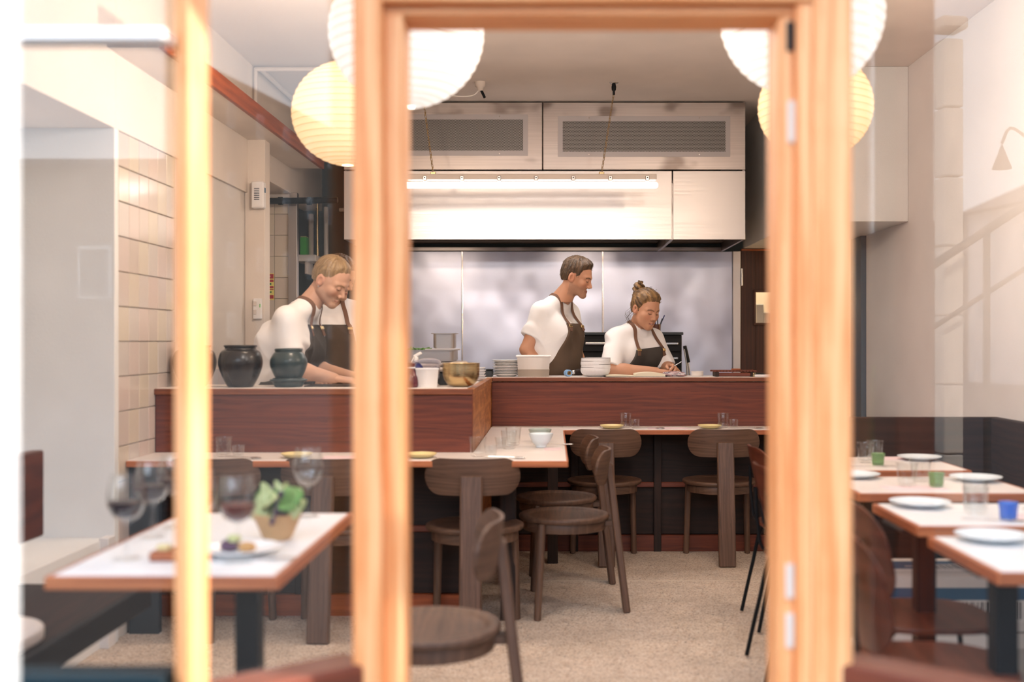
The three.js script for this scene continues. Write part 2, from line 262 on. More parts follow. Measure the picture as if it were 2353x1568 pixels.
// store room behind the back door
struct('wall_store', span(1.3, 2.8, 0, 2.6, 10.5, 10.6), M.wallCream); struct('wall_store', span(1.2, 1.3, 0, 2.6, 9.2, 10.6), M.wallCream); struct('wall_store', span(2.8, 2.9, 0, 2.6, 9.2, 10.6), M.wallCream);
struct('ceiling', span(1.2, 2.9, 2.6, 2.7, 9.2, 10.6), M.ceiling); struct('floor', span(1.2, 2.9, -0.1, 0, 9.2, 10.6), M.groutDark);
{
  const l = thing('ceiling_lamp', 'round glowing lamp on the ceiling of the store room behind the back door', 'lamp', [1.9, 2.46, -9.9]); part('globe', new THREE.SphereGeometry(0.09, 20, 14), M.bulbGlow, l); part('base', at(cyl(0.07, 0.07, 0.05), 0, 0.11, 0), M.plasticWhite, l);
  lamp(new THREE.PointLight(0xfff0c8, 2.4), 1.9, 2.46, -9.9);
  const s = thing('store_shelf', 'plain shelf seen through the square window of the back door', 'shelf', [2.0, 1.40, -9.65]); part('shelf_board', box(1.2, 0.025, 0.4, 0.003), M.plasticWhite, s); for (const x of [-0.5, 0.5]) part('bracket', at(box(0.03, 0.2, 0.36, 0.003), x, -0.11, -0.02), M.conduit, s);
}
// right wall with the bulkhead over the passage and a lit room beyond
struct('wall_right', span(2.2, 2.3, 0, 2.98, 1.7, 7.94), M.wallGrey);
struct('wall_right', span(2.2, 2.3, 2.02, 2.98, 7.94, 9.08), M.wallGrey);
struct('wall_right', span(1.525, 2.199, 2.02, 2.979, 7.0, 9.079), M.wallWhite);
struct('trim_2', span(2.165, 2.305, 0, 2.019, 7.945, 8.23), M.blueDoor);
struct('wall_right', span(2.3, 3.7, 0, 2.98, 7.84, 7.94), M.wallCream);
struct('wall_right', span(3.6, 3.7, 0, 2.98, 7.94, 9.08), M.wallCream);
struct('wall_back', span(2.2, 3.7, 0, 2.98, 9.08, 9.2), M.wallCream);
{ // lamp in the room beyond the passage
  const t = thing('wall_lamp', 'small glowing lamp in the lit room beyond the blue door frame', 'lamp', [3.4, 1.75, -8.7]);
  part('shade', new THREE.SphereGeometry(0.1, 20, 14), M.bulbGlow, t); part('backplate', box(0.16, 0.1, 0.1, 0.01), M.brass, t, [0.12, 0, 0]);
  lamp(new THREE.PointLight(0xffd9a0, 3.2), 3.4, 1.75, -8.7);
}
// front of the shop
struct('wall_front', span(-2.4, -1.86, 0, 3.12, 2.0, 2.12), M.wallWhite);
struct('wall_front', span(-1.86, -0.66, 2.6, 3.12, 2.0, 2.12), M.wallWhite);
struct('wall_front', span(2.2, 2.3, 0, 3.12, 1.7, 1.9), M.wallWhite);
struct('wall_front', span(-0.66, 2.2, 2.62, 3.12, 1.75, 2.45), M.wallWhite);
{ // flat windows beyond the canted ones
  const w = frame3('window_3'), v = frame3('window_4');
  for (const [g, x0, x1, d, rail] of [[w, -1.86, -0.70, 2.07, M.tealPad], [v, 1.15, 2.2, 1.88, M.mahogany]]) {
    part('stall_riser', span(x0, x1, 0, 0.60, d - 0.03, d + 0.03), M.darkMahogany, g); part('bottom_rail', span(x0, x1, 0.60, 0.674, d - 0.04, d + 0.05, 0.005, 'x'), rail, g);
    part('top_rail', span(x0, x1, 2.52, 2.6, d - 0.04, d + 0.05, 0.005, 'x'), M.pine, g); part('transom_bar', span(x0, x1, 1.824, 1.846, d - 0.03, d + 0.03, 0.004, 'x'), M.paintWhite, g);
    part('pane', span(x0, x1, 0.674, 1.824, d - 0.003, d + 0.003, 0.0004), M.pane, g); part('pane', span(x0, x1, 1.846, 2.52, d - 0.003, d + 0.003, 0.0004), M.pane, g);
  }
}
const door = frame3('door_1');
part('door_post', span(-0.398, -0.340, 0, 2.62, 2.245, 2.37, 0.006, 'y'), M.pine, door);
part('door_post', span(-0.342, -0.301, 0, 1.94, 2.275, 2.40, 0.006, 'y'), M.pine, door);
part('door_post', span(0.520, 0.597, 0, 2.62, 2.245, 2.37, 0.008, 'y'), M.pine, door);
part('door_post', span(0.488, 0.522, 0, 1.96, 2.262, 2.40, 0.005, 'y'), M.pine, door);
part('door_stop', span(0.456, 0.489, 0, 1.94, 2.285, 2.41, 0.006, 'y'), M.pine, door);
part('head_rail', span(-0.342, 0.522, 1.957, 2.06, 2.25, 2.37, 0.005, 'x'), M.pine, door);
part('head_bead', span(-0.342, 0.522, 1.937, 1.955, 2.28, 2.40, 0.004, 'x'), M.pine, door);
part('head_rail', span(-0.342, 0.522, 2.55, 2.62, 2.25, 2.37, 0.005, 'x'), M.pine, door);
part('transom_pane', span(-0.341, 0.521, 2.06, 2.55, 2.305, 2.311, 0.0005), M.pane, door);
part('latch_slot', span(0.472, 0.487, 1.865, 1.925, 2.279, 2.288, 0.002), M.blackMetal, door);
part('hinge_plate', span(0.474, 0.490, 1.68, 1.765, 2.279, 2.288, 0.002), M.conduit, door);
part('hinge_plate', span(0.470, 0.487, 0.66, 0.73, 2.279, 2.288, 0.002), M.conduit, door);
part('hinge_plate', span(0.470, 0.487, 0.76, 0.83, 2.279, 2.288, 0.002), M.conduit, door);
// canted windows either side: built flat along x, then turned 40 degrees
const CANT = 0.698;
function canted(name, side) {
  const g = frame3(name); g.position.set(side < 0 ? -0.398 : 0.597, 0, -2.305); g.rotation.y = side < 0 ? CANT : -CANT;
  return { g, b: (nm, t0, t1, y0, y1, z0, z1, m, c = 0.004, grain) => part(nm, at(box(t1 - t0, y1 - y0, z1 - z0, c, grain), side * (t0 + t1) / 2, (y0 + y1) / 2, (z0 + z1) / 2), m, g) };
}
for (const side of [-1, 1]) {
  const { b } = canted(side < 0 ? 'window_1' : 'window_2', side), end = side < 0 ? 0.33 : 0.645;
  if (side < 0) b('mullion', 0.327, 0.374, 0.06, 2.62, -0.02, 0.035, M.pine, 0.006, 'y');
  if (side > 0) b('end_post', 0.645, 0.72, 0, 2.62, -0.04, 0.07, M.pine, 0.006, 'y');
  b('stall_riser', 0, end, 0, 0.555, -0.03, 0.05, M.darkMahogany, 0.004);
  b('bottom_rail', 0, end, 0.555, 0.6375, -0.045, 0.06, M.mahogany, 0.006, 'x');
  b('top_rail', 0, end, 2.54, 2.62, -0.04, 0.06, M.pine, 0.005, 'x');
  b('edge_bead', 0.0, 0.012, 0.64, 2.54, 0.003, 0.03, M.paintWhite, 0.002, 'y');
  if (side < 0) {
    b('pane', 0.005, 0.322, 0.637, 2.541, -0.003, 0.003, M.pane, 0.0004);
  } else b('pane', 0.005, 0.646, 0.637, 2.541, -0.003, 0.003, M.pane, 0.0004);
}
struct('wall_front', span(-0.68, -0.50, 0, 3.1, 0.88, 1.06, 0.01), M.wallWhite);      // white pier beside the entrance, close to the lens

// ---------------------------------------------------------------- timber edged shelf along the left wall
{
  const t = thing('high_shelf', 'white shelf high on the left wall with a red brown timber edge', 'shelf');
  part('shelf_board', span(-1.85, -1.64, 2.50, 2.535, 4.71, 8.0, 0.002), M.wallCream, t);
  part('timber_edge', span(-1.64, -1.615, 2.495, 2.585, 4.71, 8.0, 0.003), M.beam, t);
  part('end_strip', span(-1.85, -1.64, 2.50, 2.537, 4.695, 4.71, 0.002), M.oak, t);
  const c = thing('conduit', 'thin painted conduit run on the ceiling above the timber shelf', 'conduit');
  part('pipe', rod([-1.83, 2.955, -6.97], [-1.05, 2.955, -6.97], 0.014), M.conduit, c);
  part('pipe', rod([-1.83, 2.965, -6.97], [-1.83, 2.55, -6.97], 0.012), M.conduit, c);
  part('pipe', rod([-1.80, 2.955, -6.97], [-1.80, 2.955, -8.9], 0.014), M.conduit, c);
}
// ---------------------------------------------------------------- extractor hood
const perforated = std({ metalness: 0.6, roughness: 0.5, map: texture(32, 56, 0.0105, 0.0184, (u, v, c) => { let h = 0; for (const [a, b] of [[0, 0], [1, 0], [0, 1], [1, 1], [0.5, 0.5]]) if (Math.hypot((u - a) * 1, (v - b) * 1.75) < 0.33) h = 1; const k = h ? 38 : 150; c[0] = k; c[1] = k - 4; c[2] = k - 6; }) });
{
  const t = thing('extractor_hood', 'wide stainless steel extractor hood with two perforated grilles over the kitchen', 'extractor hood');
  part('canopy_panel', span(-1.477, 0.843, 1.997, 2.484, 8.0, 8.02, 0.003, 'x'), M.steelClean, t);
  part('canopy_panel', span(0.850, 1.363, 1.997, 2.484, 8.0, 8.02, 0.003, 'x'), M.steelClean, t);
  part('side_panel', span(1.345, 1.362, 1.997, 2.975, 8.02, 9.07, 0.002), M.steel, t); part('side_panel', span(-1.476, -1.46, 1.997, 2.975, 8.02, 9.07, 0.002), M.steel, t);
  part('divider', span(0.835, 0.858, 1.997, 2.40, 8.02, 9.07, 0.002), M.steel, t);
  part('hood_roof', span(-1.46, 1.345, 2.40, 2.42, 8.02, 9.07, 0.002), M.steelDark, t);
  part('filter_bank', span(-1.455, 0.83, 2.06, 2.40, 8.85, 9.065, 0.004), M.steelDark, t); part('filter_bank', span(0.862, 1.34, 2.06, 2.40, 8.85, 9.065, 0.004), M.steelDark, t);
  part('drip_rail', span(-1.46, 1.345, 2.0, 2.03, 9.02, 9.075, 0.003), M.steel, t);
  for (const x of [-0.9, 0.25]) { const f = part('hood_light', span(x - 0.27, x + 0.27, 2.06, 2.10, 8.36, 8.54, 0.006), M.steelDark, t); part('lens', span(x - 0.25, x + 0.25, 2.055, 2.063, 8.38, 8.52, 0.002), std({ color: 0xffffff, emissive: lin(1, 0.86, 0.72), emissiveIntensity: 2.2 }), f); part('bracket', span(x - 0.02, x + 0.02, 2.1, 2.4, 8.43, 8.47, 0.002), M.steelDark, f); }
  for (const [x0, x1, g0, g1, gy0, gy1] of [[-1.477, -0.074, -1.29, -0.175, 2.59, 2.882], [-0.068, 1.363, 0.037, 1.255, 2.583, 2.87]]) {
    part('upper_panel', span(x0, x1, 2.492, 2.967, 8.0, 8.02, 0.003, 'x'), M.steel, t);
    const gr = part('grille', (() => { const s = roundedShape(g1 - g0, gy1 - gy0, 0.004), h = new THREE.Path(), a = (g1 - g0) / 2 - 0.034, b = (gy1 - gy0) / 2 - 0.036; h.moveTo(-a, -b); h.lineTo(-a, b); h.lineTo(a, b); h.lineTo(a, -b); s.holes.push(h); return at(metric(new THREE.ExtrudeGeometry(s, { depth: 0.006, bevelEnabled: false })), (g0 + g1) / 2, (gy0 + gy1) / 2, -8.0); })(), std({ color: lin(0.42, 0.39, 0.39), metalness: 0.7, roughness: 0.5 }), t);
    part('perforated_sheet', span(g0 + 0.03, g1 - 0.03, gy0 + 0.032, gy1 - 0.032, 7.997, 8.001, 0.0005, 'x'), perforated, gr);
    for (const fx of [0.18, 0.82]) for (const y of [gy0 + 0.014, gy1 - 0.014]) part('screw', at(cyl(0.005, 0.006, 0.005, 10), lerp(g0, g1, fx), y, -7.992, Math.PI / 2), M.chrome, gr);
  }
}
// steel splashback of three sheets
{
  const t = thing('splashback', 'tall stainless steel splashback of three sheets behind the cooks', 'splashback');
  for (const [a, b] of [[-1.47, -0.729], [-0.721, 0.396], [0.404, 1.437]]) part('steel_sheet', span(a, b, 0.6, 1.997, 9.06, 9.078, 0.002, 'y'), M.splash, t);
  for (const x of [-0.725, 0.4]) part('seam_strip', span(x - 0.006, x + 0.006, 0.6, 1.997, 9.052, 9.062, 0.002), M.chrome, t);
  part('edge_strip', span(1.439, 1.50, 0.3, 1.997, 9.03, 9.078, 0.003), M.steelClean, t);
}
// back door with a square window
{
  const t = frame3('door_2');
  const x0 = 1.505, x1 = 2.19, wx0 = 1.62, wx1 = 1.98, wy0 = 1.425, wy1 = 1.67;
  for (const [a, b, c, d] of [[x0, wx0, 0, 2.0], [wx1, x1, 0, 2.0], [wx0, wx1, 0, wy0], [wx0, wx1, wy1, 2.0]]) part('door_leaf', span(a, b, c, d, 9.03, 9.078, 0.002, 'y'), M.doorWood, t);
  for (const [a, b, c, d] of [[wx0 - 0.02, wx1 + 0.02, wy1, wy1 + 0.02], [wx0 - 0.02, wx1 + 0.02, wy0 - 0.02, wy0], [wx0 - 0.02, wx0, wy0, wy1], [wx1, wx1 + 0.02, wy0, wy1]]) part('window_bead', span(a, b, c, d, 9.015, 9.035, 0.003), M.doorWood, t);
  part('vision_pane', span(wx0, wx1, wy0, wy1, 9.04, 9.046, 0.0004), M.pane, t);
  part('hinge', span(x0 - 0.004, x0 + 0.01, 1.72, 1.86, 9.015, 9.03, 0.003), M.chrome, t);
  part('head_trim', span(x0, x1, 2.0, 2.015, 9.02, 9.078, 0.002), M.edgeWood, t);
  for (const [i, [x, w, h, lab]] of [[1.74, 0.07, 0.18, 'pale tub seen through the square window of the back door, leftmost of three'], [1.80, 0.06, 0.11, 'pale tub seen through the square window of the back door, middle of three'], [1.90, 0.12, 0.15, 'pale tub seen through the square window of the back door, rightmost of three']].entries())
    solo('tub', lab, 'tub', span(x - w / 2, x + w / 2, 1.413, 1.413 + h, 9.5, 9.5 + w, 0.008), M.plasticWhite, undefined, 0, 'tubs behind the back door window');
}
// fittings by the opening on the left
{
  const t = thing('alarm_box', 'white slotted alarm sounder high on the cream pillar', 'alarm', [-1.775, 2.16, -6.83]);
  part('case', box(0.075, 0.16, 0.06, 0.006), M.plasticWhite, t); for (let i = 0; i < 7; i++) part('slot', box(0.032, 0.004, 0.004, 0.001), M.blackMatt, t, [-0.004, 0.038 - i * 0.011, 0.0305]); part('label_strip', box(0.004, 0.03, 0.02, 0.001), std({ color: lin(0.06, 0.14, 0.22) }), t, [0.0385, 0.03, 0]);
  const s = thing('wall_switch', 'small white wall switch with two grey buttons on the cream pillar', 'switch', [-1.785, 1.475, -6.845]);
  part('case', box(0.05, 0.125, 0.03, 0.004), M.plasticWhite, s); for (const y of [0.03, -0.02]) part('button', box(0.018, 0.028, 0.01, 0.002), M.conduit, s, [-0.012, y, 0.018]); part('indicator', box(0.004, 0.022, 0.006, 0.001), M.greenPaint, s, [0.018, 0.018, 0.016]);
  const sign = canvasMat(64, 192, (c, w, h) => { c.fillStyle = '#e8d878'; c.fillRect(0, 0, w, h); c.fillStyle = '#b02028'; for (const [y, k] of [[6, 32], [46, 16], [92, 14], [112, 6], [156, 26]]) c.fillRect(4, y, w - 8, k); c.fillStyle = '#f4ecd0'; c.font = 'bold 10px sans-serif'; c.fillText('FIRE', 18, 26); c.fillStyle = '#1c6a34'; c.fillRect(20, 70, 24, 14); c.fillRect(16, 130, 30, 10); });
  const q = solo('fire_sign', 'narrow red and yellow fire notice on the tiles of the wash-up', 'sign', box(0.062, 0.19, 0.003, 0.0006), sign, [-2.005, 1.665, -8.0175]);
  { const g = new THREE.BoxGeometry(0.062, 0.19, 0.003); q.geometry = g; }
  const p = thing('pipework', 'dark pipes and fittings under the ceiling of the wash-up opening', 'pipes');
  part('pipe', rod([-2.1, 2.255, -7.9], [-1.5, 2.265, -7.9], 0.022), M.blackMetal, p); part('pipe', rod([-2.1, 2.30, -7.95], [-1.85, 2.30, -7.95], 0.014), M.conduit, p);
  part('pipe', rod([-1.66, 2.30, -8.8], [-1.5, 2.30, -8.8], 0.014), M.conduit, p); part('pipe', rod([-1.772, 0.9, -8.85], [-1.772, 2.33, -8.85], 0.017), M.plasticWhite, p); part('pipe', rod([-1.85, 0.9, -8.9], [-1.85, 2.4, -8.9], 0.012), M.brass, p); part('pipe', rod([-1.9, 1.9, -8.9], [-1.9, 2.28, -8.9], 0.02), M.conduit, p);
  for (const x of [-2.03, -1.9, -1.7]) part('pipe_clip', at(cyl(0.028, 0.028, 0.03, 14), x, 2.258, -7.9, 0, 0, Math.PI / 2), M.blackMetal, p);
  const sh = thing('wall_shelf', 'small white shelf in the dark corner behind the blond cook', 'shelf', [-1.91, 1.92, -8.86]);
  part('shelf_board', box(0.17, 0.05, 0.3, 0.004), M.plasticWhite, sh); part('bracket', box(0.02, 0.1, 0.2, 0.003), M.conduit, sh, [0, -0.07, 0]);
  const gb = thing('green_carton', 'bright green carton standing on the small white shelf', 'carton', [-1.945, 1.945, -8.86]);
  part('carton_body', at(box(0.05, 0.145, 0.08, 0.003), 0, 0.0725, 0), M.greenPaint, gb); part('carton_top', at(box(0.046, 0.008, 0.07, 0.002), 0, 0.149, 0), M.leafPale, gb);
}

// ---------------------------------------------------------------- the bar and its ledge
const DL = 5.26, DR = 6.88;
{
  const t = thing('bar_counter', 'L shaped mahogany bar with pale top between the cooks and the dining room', 'bar counter');
  const p = (n, ...a) => part(n, span(...a.slice(0, 6), 0.003, a[7]), a[6], t);
  p('front_panel', -1.848, -0.372, 0.76, 1.03, DL, DL + 0.03, M.mahogany, 'x'); p('front_panel', -0.40, -0.372, 0.10, 1.03, DL + 0.03, DR, M.goldWood, 'z'); p('front_panel', -0.372, 1.72, 0.755, 1.03, DR, DR + 0.03, M.mahogany, 'x');
  p('lower_panel', -1.848, -0.4, 0.10, 0.76, DL + 0.03, DL + 0.05, M.darkMahogany, 'x'); p('lower_panel', -0.40, 1.72, 0.10, 0.755, DR + 0.03, DR + 0.05, M.darkMahogany, 'x');
  p('plinth', -1.848, -0.4, 0, 0.10, DL - 0.0, DL + 0.05, M.beam, 'x'); p('plinth', -0.395, 1.72, 0, 0.098, DR, DR + 0.05, M.mahogany, 'x');
  p('nosing', -1.85, -0.37, 1.03, 1.058, DL - 0.012, DL + 0.02, M.nosingWood, 'x'); p('nosing', -0.40, -0.368, 1.03, 1.058, DL + 0.02, DR, M.goldWood, 'z'); p('nosing', -0.368, 1.72, 1.034, 1.058, DR - 0.012, DR + 0.02, M.nosingWood, 'x');
  p('bar_top', -1.85, -0.40, 1.028, 1.06, DL + 0.02, DL + 0.46, M.laminate); p('bar_top', -0.86, -0.40, 1.028, 1.06, DL + 0.46, DR + 0.02, M.laminate); p('bar_top', -0.86, 1.72, 1.028, 1.06, DR + 0.02, DR + 0.34, M.laminate);
  p('back_panel', -1.85, -0.86, 0, 1.028, DL + 0.43, DL + 0.45, M.greySlate); p('back_panel', -0.85, -0.83, 0, 1.028, DL + 0.46, DR + 0.3, M.greySlate); p('back_panel', -0.83, 1.72, 0, 1.028, DR + 0.30, DR + 0.32, M.greySlate);
  for (const x of [-1.2, -0.75]) p('batten', x, x + 0.045, 0.1, 0.735, DL + 0.005, DL + 0.03, M.darkMahogany, 'y');
  for (const x of [0.11, 0.615, 1.3]) p('batten', x, x + 0.045, 0, 0.735, DR - 0.01, DR + 0.03, M.darkMahogany, 'y');
  p('mid_rail', -1.84, -0.41, 0.39, 0.42, DL + 0.01, DL + 0.03, M.mahogany, 'x'); p('mid_rail', -0.39, 1.71, 0.39, 0.42, DR + 0.005, DR + 0.03, M.mahogany, 'x');
  const l = thing('bar_ledge', 'pale dining ledge with orange wood edge running along the bar front', 'ledge');
  const q = (n, ...a) => part(n, span(...a.slice(0, 6), 0.002, a[7]), a[6], l);
  q('ledge_top', -1.848, 0.06, 0.735, 0.762, 4.91, DL - 0.001, M.laminate); q('ledge_top', -0.37, 0.06, 0.735, 0.762, DL - 0.001, DR - 0.001, M.laminate); q('ledge_top', 0.06, 1.72, 0.735, 0.762, 6.61, DR - 0.001, M.laminate);
  q('wood_edge', -1.848, 0.066, 0.733, 0.759, 4.898, 4.912, M.edgeWood, 'x'); q('wood_edge', 0.058, 0.068, 0.733, 0.759, 4.91, 6.6, M.edgeWood, 'z'); q('wood_edge', 0.066, 1.72, 0.733, 0.759, 6.598, 6.612, M.edgeWood, 'x');
  q('support_leg', -0.24, -0.17, 0, 0.735, 5.17, 5.25, M.darkMahogany, 'y'); q('support_leg', -0.03, 0.03, 0, 0.735, 6.5, 6.56, M.darkMahogany, 'y');
  q('ledge_end', -1.85, -1.72, 0.0, 0.735, 4.94, 4.98, M.greySlate, 'y');
}
// long light bar on two chains
{
  const t = thing('light_bar', 'long glowing white light bar hung on two chains over the bar', 'pendant light', [0, 0, -7.2]);
  part('housing', at(box(1.77, 0.036, 0.06, 0.004), -0.225, 2.322, 0), M.conduit, t);
  part('glow_tube', at(new THREE.CapsuleGeometry(0.021, 1.75, 6, 16), -0.225, 2.272, 0, 0, 0, Math.PI / 2), M.tubeGlow, t);
  for (let i = 0; i < 8; i++) { const c = part('clip', at(box(0.026, 0.034, 0.07, 0.004), -1.045 + i * 0.235, 2.311, 0.003), M.chrome, t); part('screw', at(cyl(0.004, 0.004, 0.004, 10), -1.045 + i * 0.235, 2.315, 0.041, Math.PI / 2), M.blackMetal, c); }
  for (const [x0, x1] of [[0.311, 0.40], [-0.76, -0.855]]) {
    const links = [], A = new THREE.Vector3(x0, 2.348, 0), B = new THREE.Vector3(x1, 2.90, -0.24), n = 26;
    for (let i = 0; i < n; i++) { const p = A.clone().lerp(B, (i + 0.5) / n), g = new THREE.TorusGeometry(0.009, 0.0022, 6, 12); g.scale(0.62, 1.5, 1); links.push(at(g, p.x, p.y, p.z, -0.41, (i % 2) * Math.PI / 2 + 0.6, -Math.atan2(B.x - A.x, B.y - A.y))); }
    part('chain', merge(links), M.brass, t); part('chain_clip', at(box(0.034, 0.022, 0.03, 0.003), x0, 2.345, 0), M.brass, t);
  }
  const hook = (x, lab) => { const h = thing('ceiling_hook', lab, 'ceiling hook', [x, 2.98, -7.44], 0, 'ceiling hooks that carry the light bar'); part('plate', lathe([[0, -0.012], [0.02, -0.01], [0.03, -0.003], [0.031, 0]], 20), M.chrome, h); part('stem', lathe([[0, -0.085], [0.008, -0.08], [0.008, -0.055], [0.014, -0.05], [0.016, -0.03], [0.012, -0.01], [0.012, 0]], 16), M.blackMetal, h); };
  hook(0.402, 'dark ceiling hook right of centre carrying one chain of the light bar'); hook(-0.86, 'ceiling hook behind the large paper lantern carrying the other chain');
  const r = thing('ceiling_socket', 'grey ceiling socket with a dangling plug and pale cable', 'socket', [-0.475, 2.98, -7.42]);
  part('rose', lathe([[0, -0.06], [0.018, -0.058], [0.022, -0.035], [0.034, -0.03], [0.036, 0]], 24), M.conduit, r); part('plug', rod([0.004, -0.05, 0], [0.03, -0.105, 0], 0.009), M.blackMetal, r); part('cable', tube([[-0.005, -0.05, 0], [-0.04, -0.085, 0], [-0.12, -0.095, 0], [-0.25, -0.075, 0], [-0.36, -0.01, 0]], 0.004, 6, 30), M.plasticWhite, r);
}
// paper lanterns: ribbed paper globes, a wire hoop inside each rib
function lantern(label, r, pos, mat, lit, glow) {
  const t = thing('paper_lantern', label, 'paper lantern', pos, 0, 'paper lanterns'), n = 22, pts = [], wires = [], k = r > 0.247 ? 0.97 : 0.94;
  for (let i = 0; i <= n * 4; i++) { const f = i / (n * 4), a = lerp(-Math.PI / 2 + 0.10, Math.PI / 2 - 0.28, f), sag = 1 - 0.010 * Math.sin(Math.PI * ((i % 4) / 4)); pts.push([r * Math.cos(a) * sag, r * k * Math.sin(a) * sag]); }
  part('paper_shade', lathe(pts, 56), mat, t);
  for (let i = 1; i < n; i++) { const a = lerp(-Math.PI / 2 + 0.10, Math.PI / 2 - 0.28, i / n), g = new THREE.TorusGeometry(r * Math.cos(a) + 0.0002, 0.0010, 4, 48); wires.push(at(g, 0, r * k * Math.sin(a), 0, Math.PI / 2)); }
  part('wire_hoops', merge(wires), M.cork, t);
  part('cord', rod([0, r * 0.4, 0], [0, 2.98 - pos[1], 0], 0.004), M.plasticWhite, t);
  const b = part('bulb', new THREE.SphereGeometry(0.04, 16, 12), M.bulbGlow, t, [0, r * 0.35, 0]); part('bulb_cap', at(cyl(0.016, 0.02, 0.06, 14), 0, 0.06, 0), M.plasticWhite, b);
  if (lit) { const l = lamp(new THREE.PointLight(glow, lit), pos[0], pos[1] + r * 0.35, pos[2]); l.shadow.radius = 2.5; }
}
lantern('smaller warm lit paper lantern left of centre, below a white one', 0.246, [-0.914, 2.293, -5.04], M.paperWarm, 2.5, 0xffe6cc);
lantern('smaller warm lit paper lantern half behind the right door post', 0.246, [1.135, 2.292, -4.89], M.paperWarm, 2.5, 0xffe6cc);
lantern('large white paper lantern left, cut by the left door post', 0.2475, [-0.467, 2.267, -3.616], M.paper, 2.3, 0xfff6ee);
lantern('large white paper lantern right, cut by the right door post', 0.2475, [0.757, 2.272, -3.44], M.paper, 2.3, 0xfff6ee);

// ================================================================ furniture
// oak chair: round dished seat, two round front legs, one plank for a rear leg, curved back; it faces +z
const oakBack = curvedBoard(0.435, 0.162, 0.016, 0.078, 0.36, 30, 0.10);
function oakChair(label, pos, turn, group) {
  const t = thing('oak_chair', label, 'chair', pos, turn, group);
  const seat = metric(latheC([[0, 0.452], [0.10, 0.453], [0.165, 0.456], [0.178, 0.462], [0.200, 0.466], [0.212, 0.462], [0.214, 0.452], [0.205, 0.440], [0.12, 0.438], [0, 0.438]], 48, 4), 'x'); seat.scale(1.03, 1, 1);
  part('seat', seat, M.oak, t);
  part('apron', metric(lathe([[0.186, 0.395], [0.194, 0.395], [0.196, 0.441], [0.182, 0.441], [0.182, 0.395], [0.186, 0.395]], 40), 'x'), M.oak, t);
  for (const s of [-1, 1]) part('leg', rod([s * 0.185, 0, 0.125], [s * 0.172, 0.44, 0.105], 0.017, 0.02, 18), M.oak, t);
  const L = Math.hypot(0.70, 0.085), a = Math.atan2(0.085, 0.70);
  part('rear_leg', at(box(0.096, L, 0.034, 0.006, 'y'), 0, 0.35, -0.2525, a), M.oak, t);
  part('stretcher', at(box(0.05, 0.03, 0.09, 0.004, 'z'), 0, 0.42, -0.205), M.oak, t);
  part('backrest', oakBack, M.oak, t, [0, 0.692, -0.205], [-0.04, 0, 0]);
  return t;
}
const oak0 = oakChair('oak chair in front of the ledge, third from left, back fully in view', [-0.349, 0, -5.075], Math.PI, 'oak chairs');
for (const [x, z, a, lab] of [
  [-1.473, -5.075, Math.PI - 0.03, 'oak chair at the far left end of the ledge, partly behind the bright post'],
  [-0.968, -5.07, Math.PI - 0.08, 'oak chair at the ledge just behind the salad bowl, plank leg in view'],
  [0.305, -6.69, Math.PI, 'oak chair at the far ledge, left one, partly hidden by side chairs'],
  [0.988, -6.69, Math.PI, 'oak chair at the far ledge, right one, plank leg fully in view'],
  [0.055, -5.36, -Math.PI / 2, 'oak chair side on at the short end of the ledge, nearer one'],
  [0.02, -5.97, -Math.PI / 2 + 0.04, 'oak chair side on at the short end of the ledge, farther one'],
  [-0.362, -3.27, -Math.PI / 2 + 0.05, 'large blurred oak chair in the foreground beside the wine table'],
]) copyOf(oak0, lab, [x, 0, z], a);

// dark plywood chair with thin black legs; it faces +z
function plyChair(label, pos, turn) {
  const t = thing('plywood_chair', label, 'chair', pos, turn, 'dark plywood chairs at the small tables');
  const s = roundedShape(0.40, 0.39, 0.14), g = new THREE.ExtrudeGeometry(s, { depth: 0.010, bevelEnabled: true, bevelThickness: 0.003, bevelSize: 0.003, bevelSegments: 2, curveSegments: 14 });
  part('seat', metric(at(g, 0, 0.445, 0, -Math.PI / 2), 'x'), M.plywood, t);
  part('backrest', curvedBoard(0.40, 0.30, 0.011, 0.12, 0.30, 26, 0.22), M.plywood, t, [0, 0.655, -0.215]);
  for (const x of [-1, 1]) {
    part('leg', tube([[x * 0.13, 0.44, 0.12], [x * 0.165, 0.425, 0.155], [x * 0.19, 0.22, 0.19], [x * 0.205, 0.008, 0.21]], 0.0085, 10, 24), M.blackMetal, t);
    part('leg', tube([[x * 0.13, 0.44, -0.12], [x * 0.16, 0.425, -0.15], [x * 0.185, 0.22, -0.2], [x * 0.20, 0.008, -0.245]], 0.0085, 10, 24), M.blackMetal, t);
    part('back_stay', tube([[x * 0.11, 0.438, -0.10], [x * 0.115, 0.45, -0.19], [x * 0.115, 0.55, -0.215], [x * 0.115, 0.70, -0.222]], 0.0075, 8, 20), M.blackMetal, t);
  }
  part('brace', tube([[-0.175, 0.29, 0.17], [-0.1, 0.29, 0.0], [0.1, 0.29, 0.0], [0.175, 0.29, 0.17]], 0.006, 8, 24), M.blackMetal, t);
  return t;
}
const ply0 = plyChair('dark plywood chair on the right side, blurred, seat under the second table', [1.12, 0, -3.42], Math.PI / 2);
copyOf(ply0, 'nearest dark plywood chair at the bottom right, only its seat showing', [0.97, 0, -2.90], Math.PI / 2 - 0.05);
copyOf(ply0, 'dark plywood chair beside the right door post, black legs showing, nearer one', [1.03, 0, -4.38], Math.PI / 2);
copyOf(ply0, 'dark plywood chair beside the right door post, farther one, back edge showing', [1.14, 0, -5.14], Math.PI / 2 + 0.02);

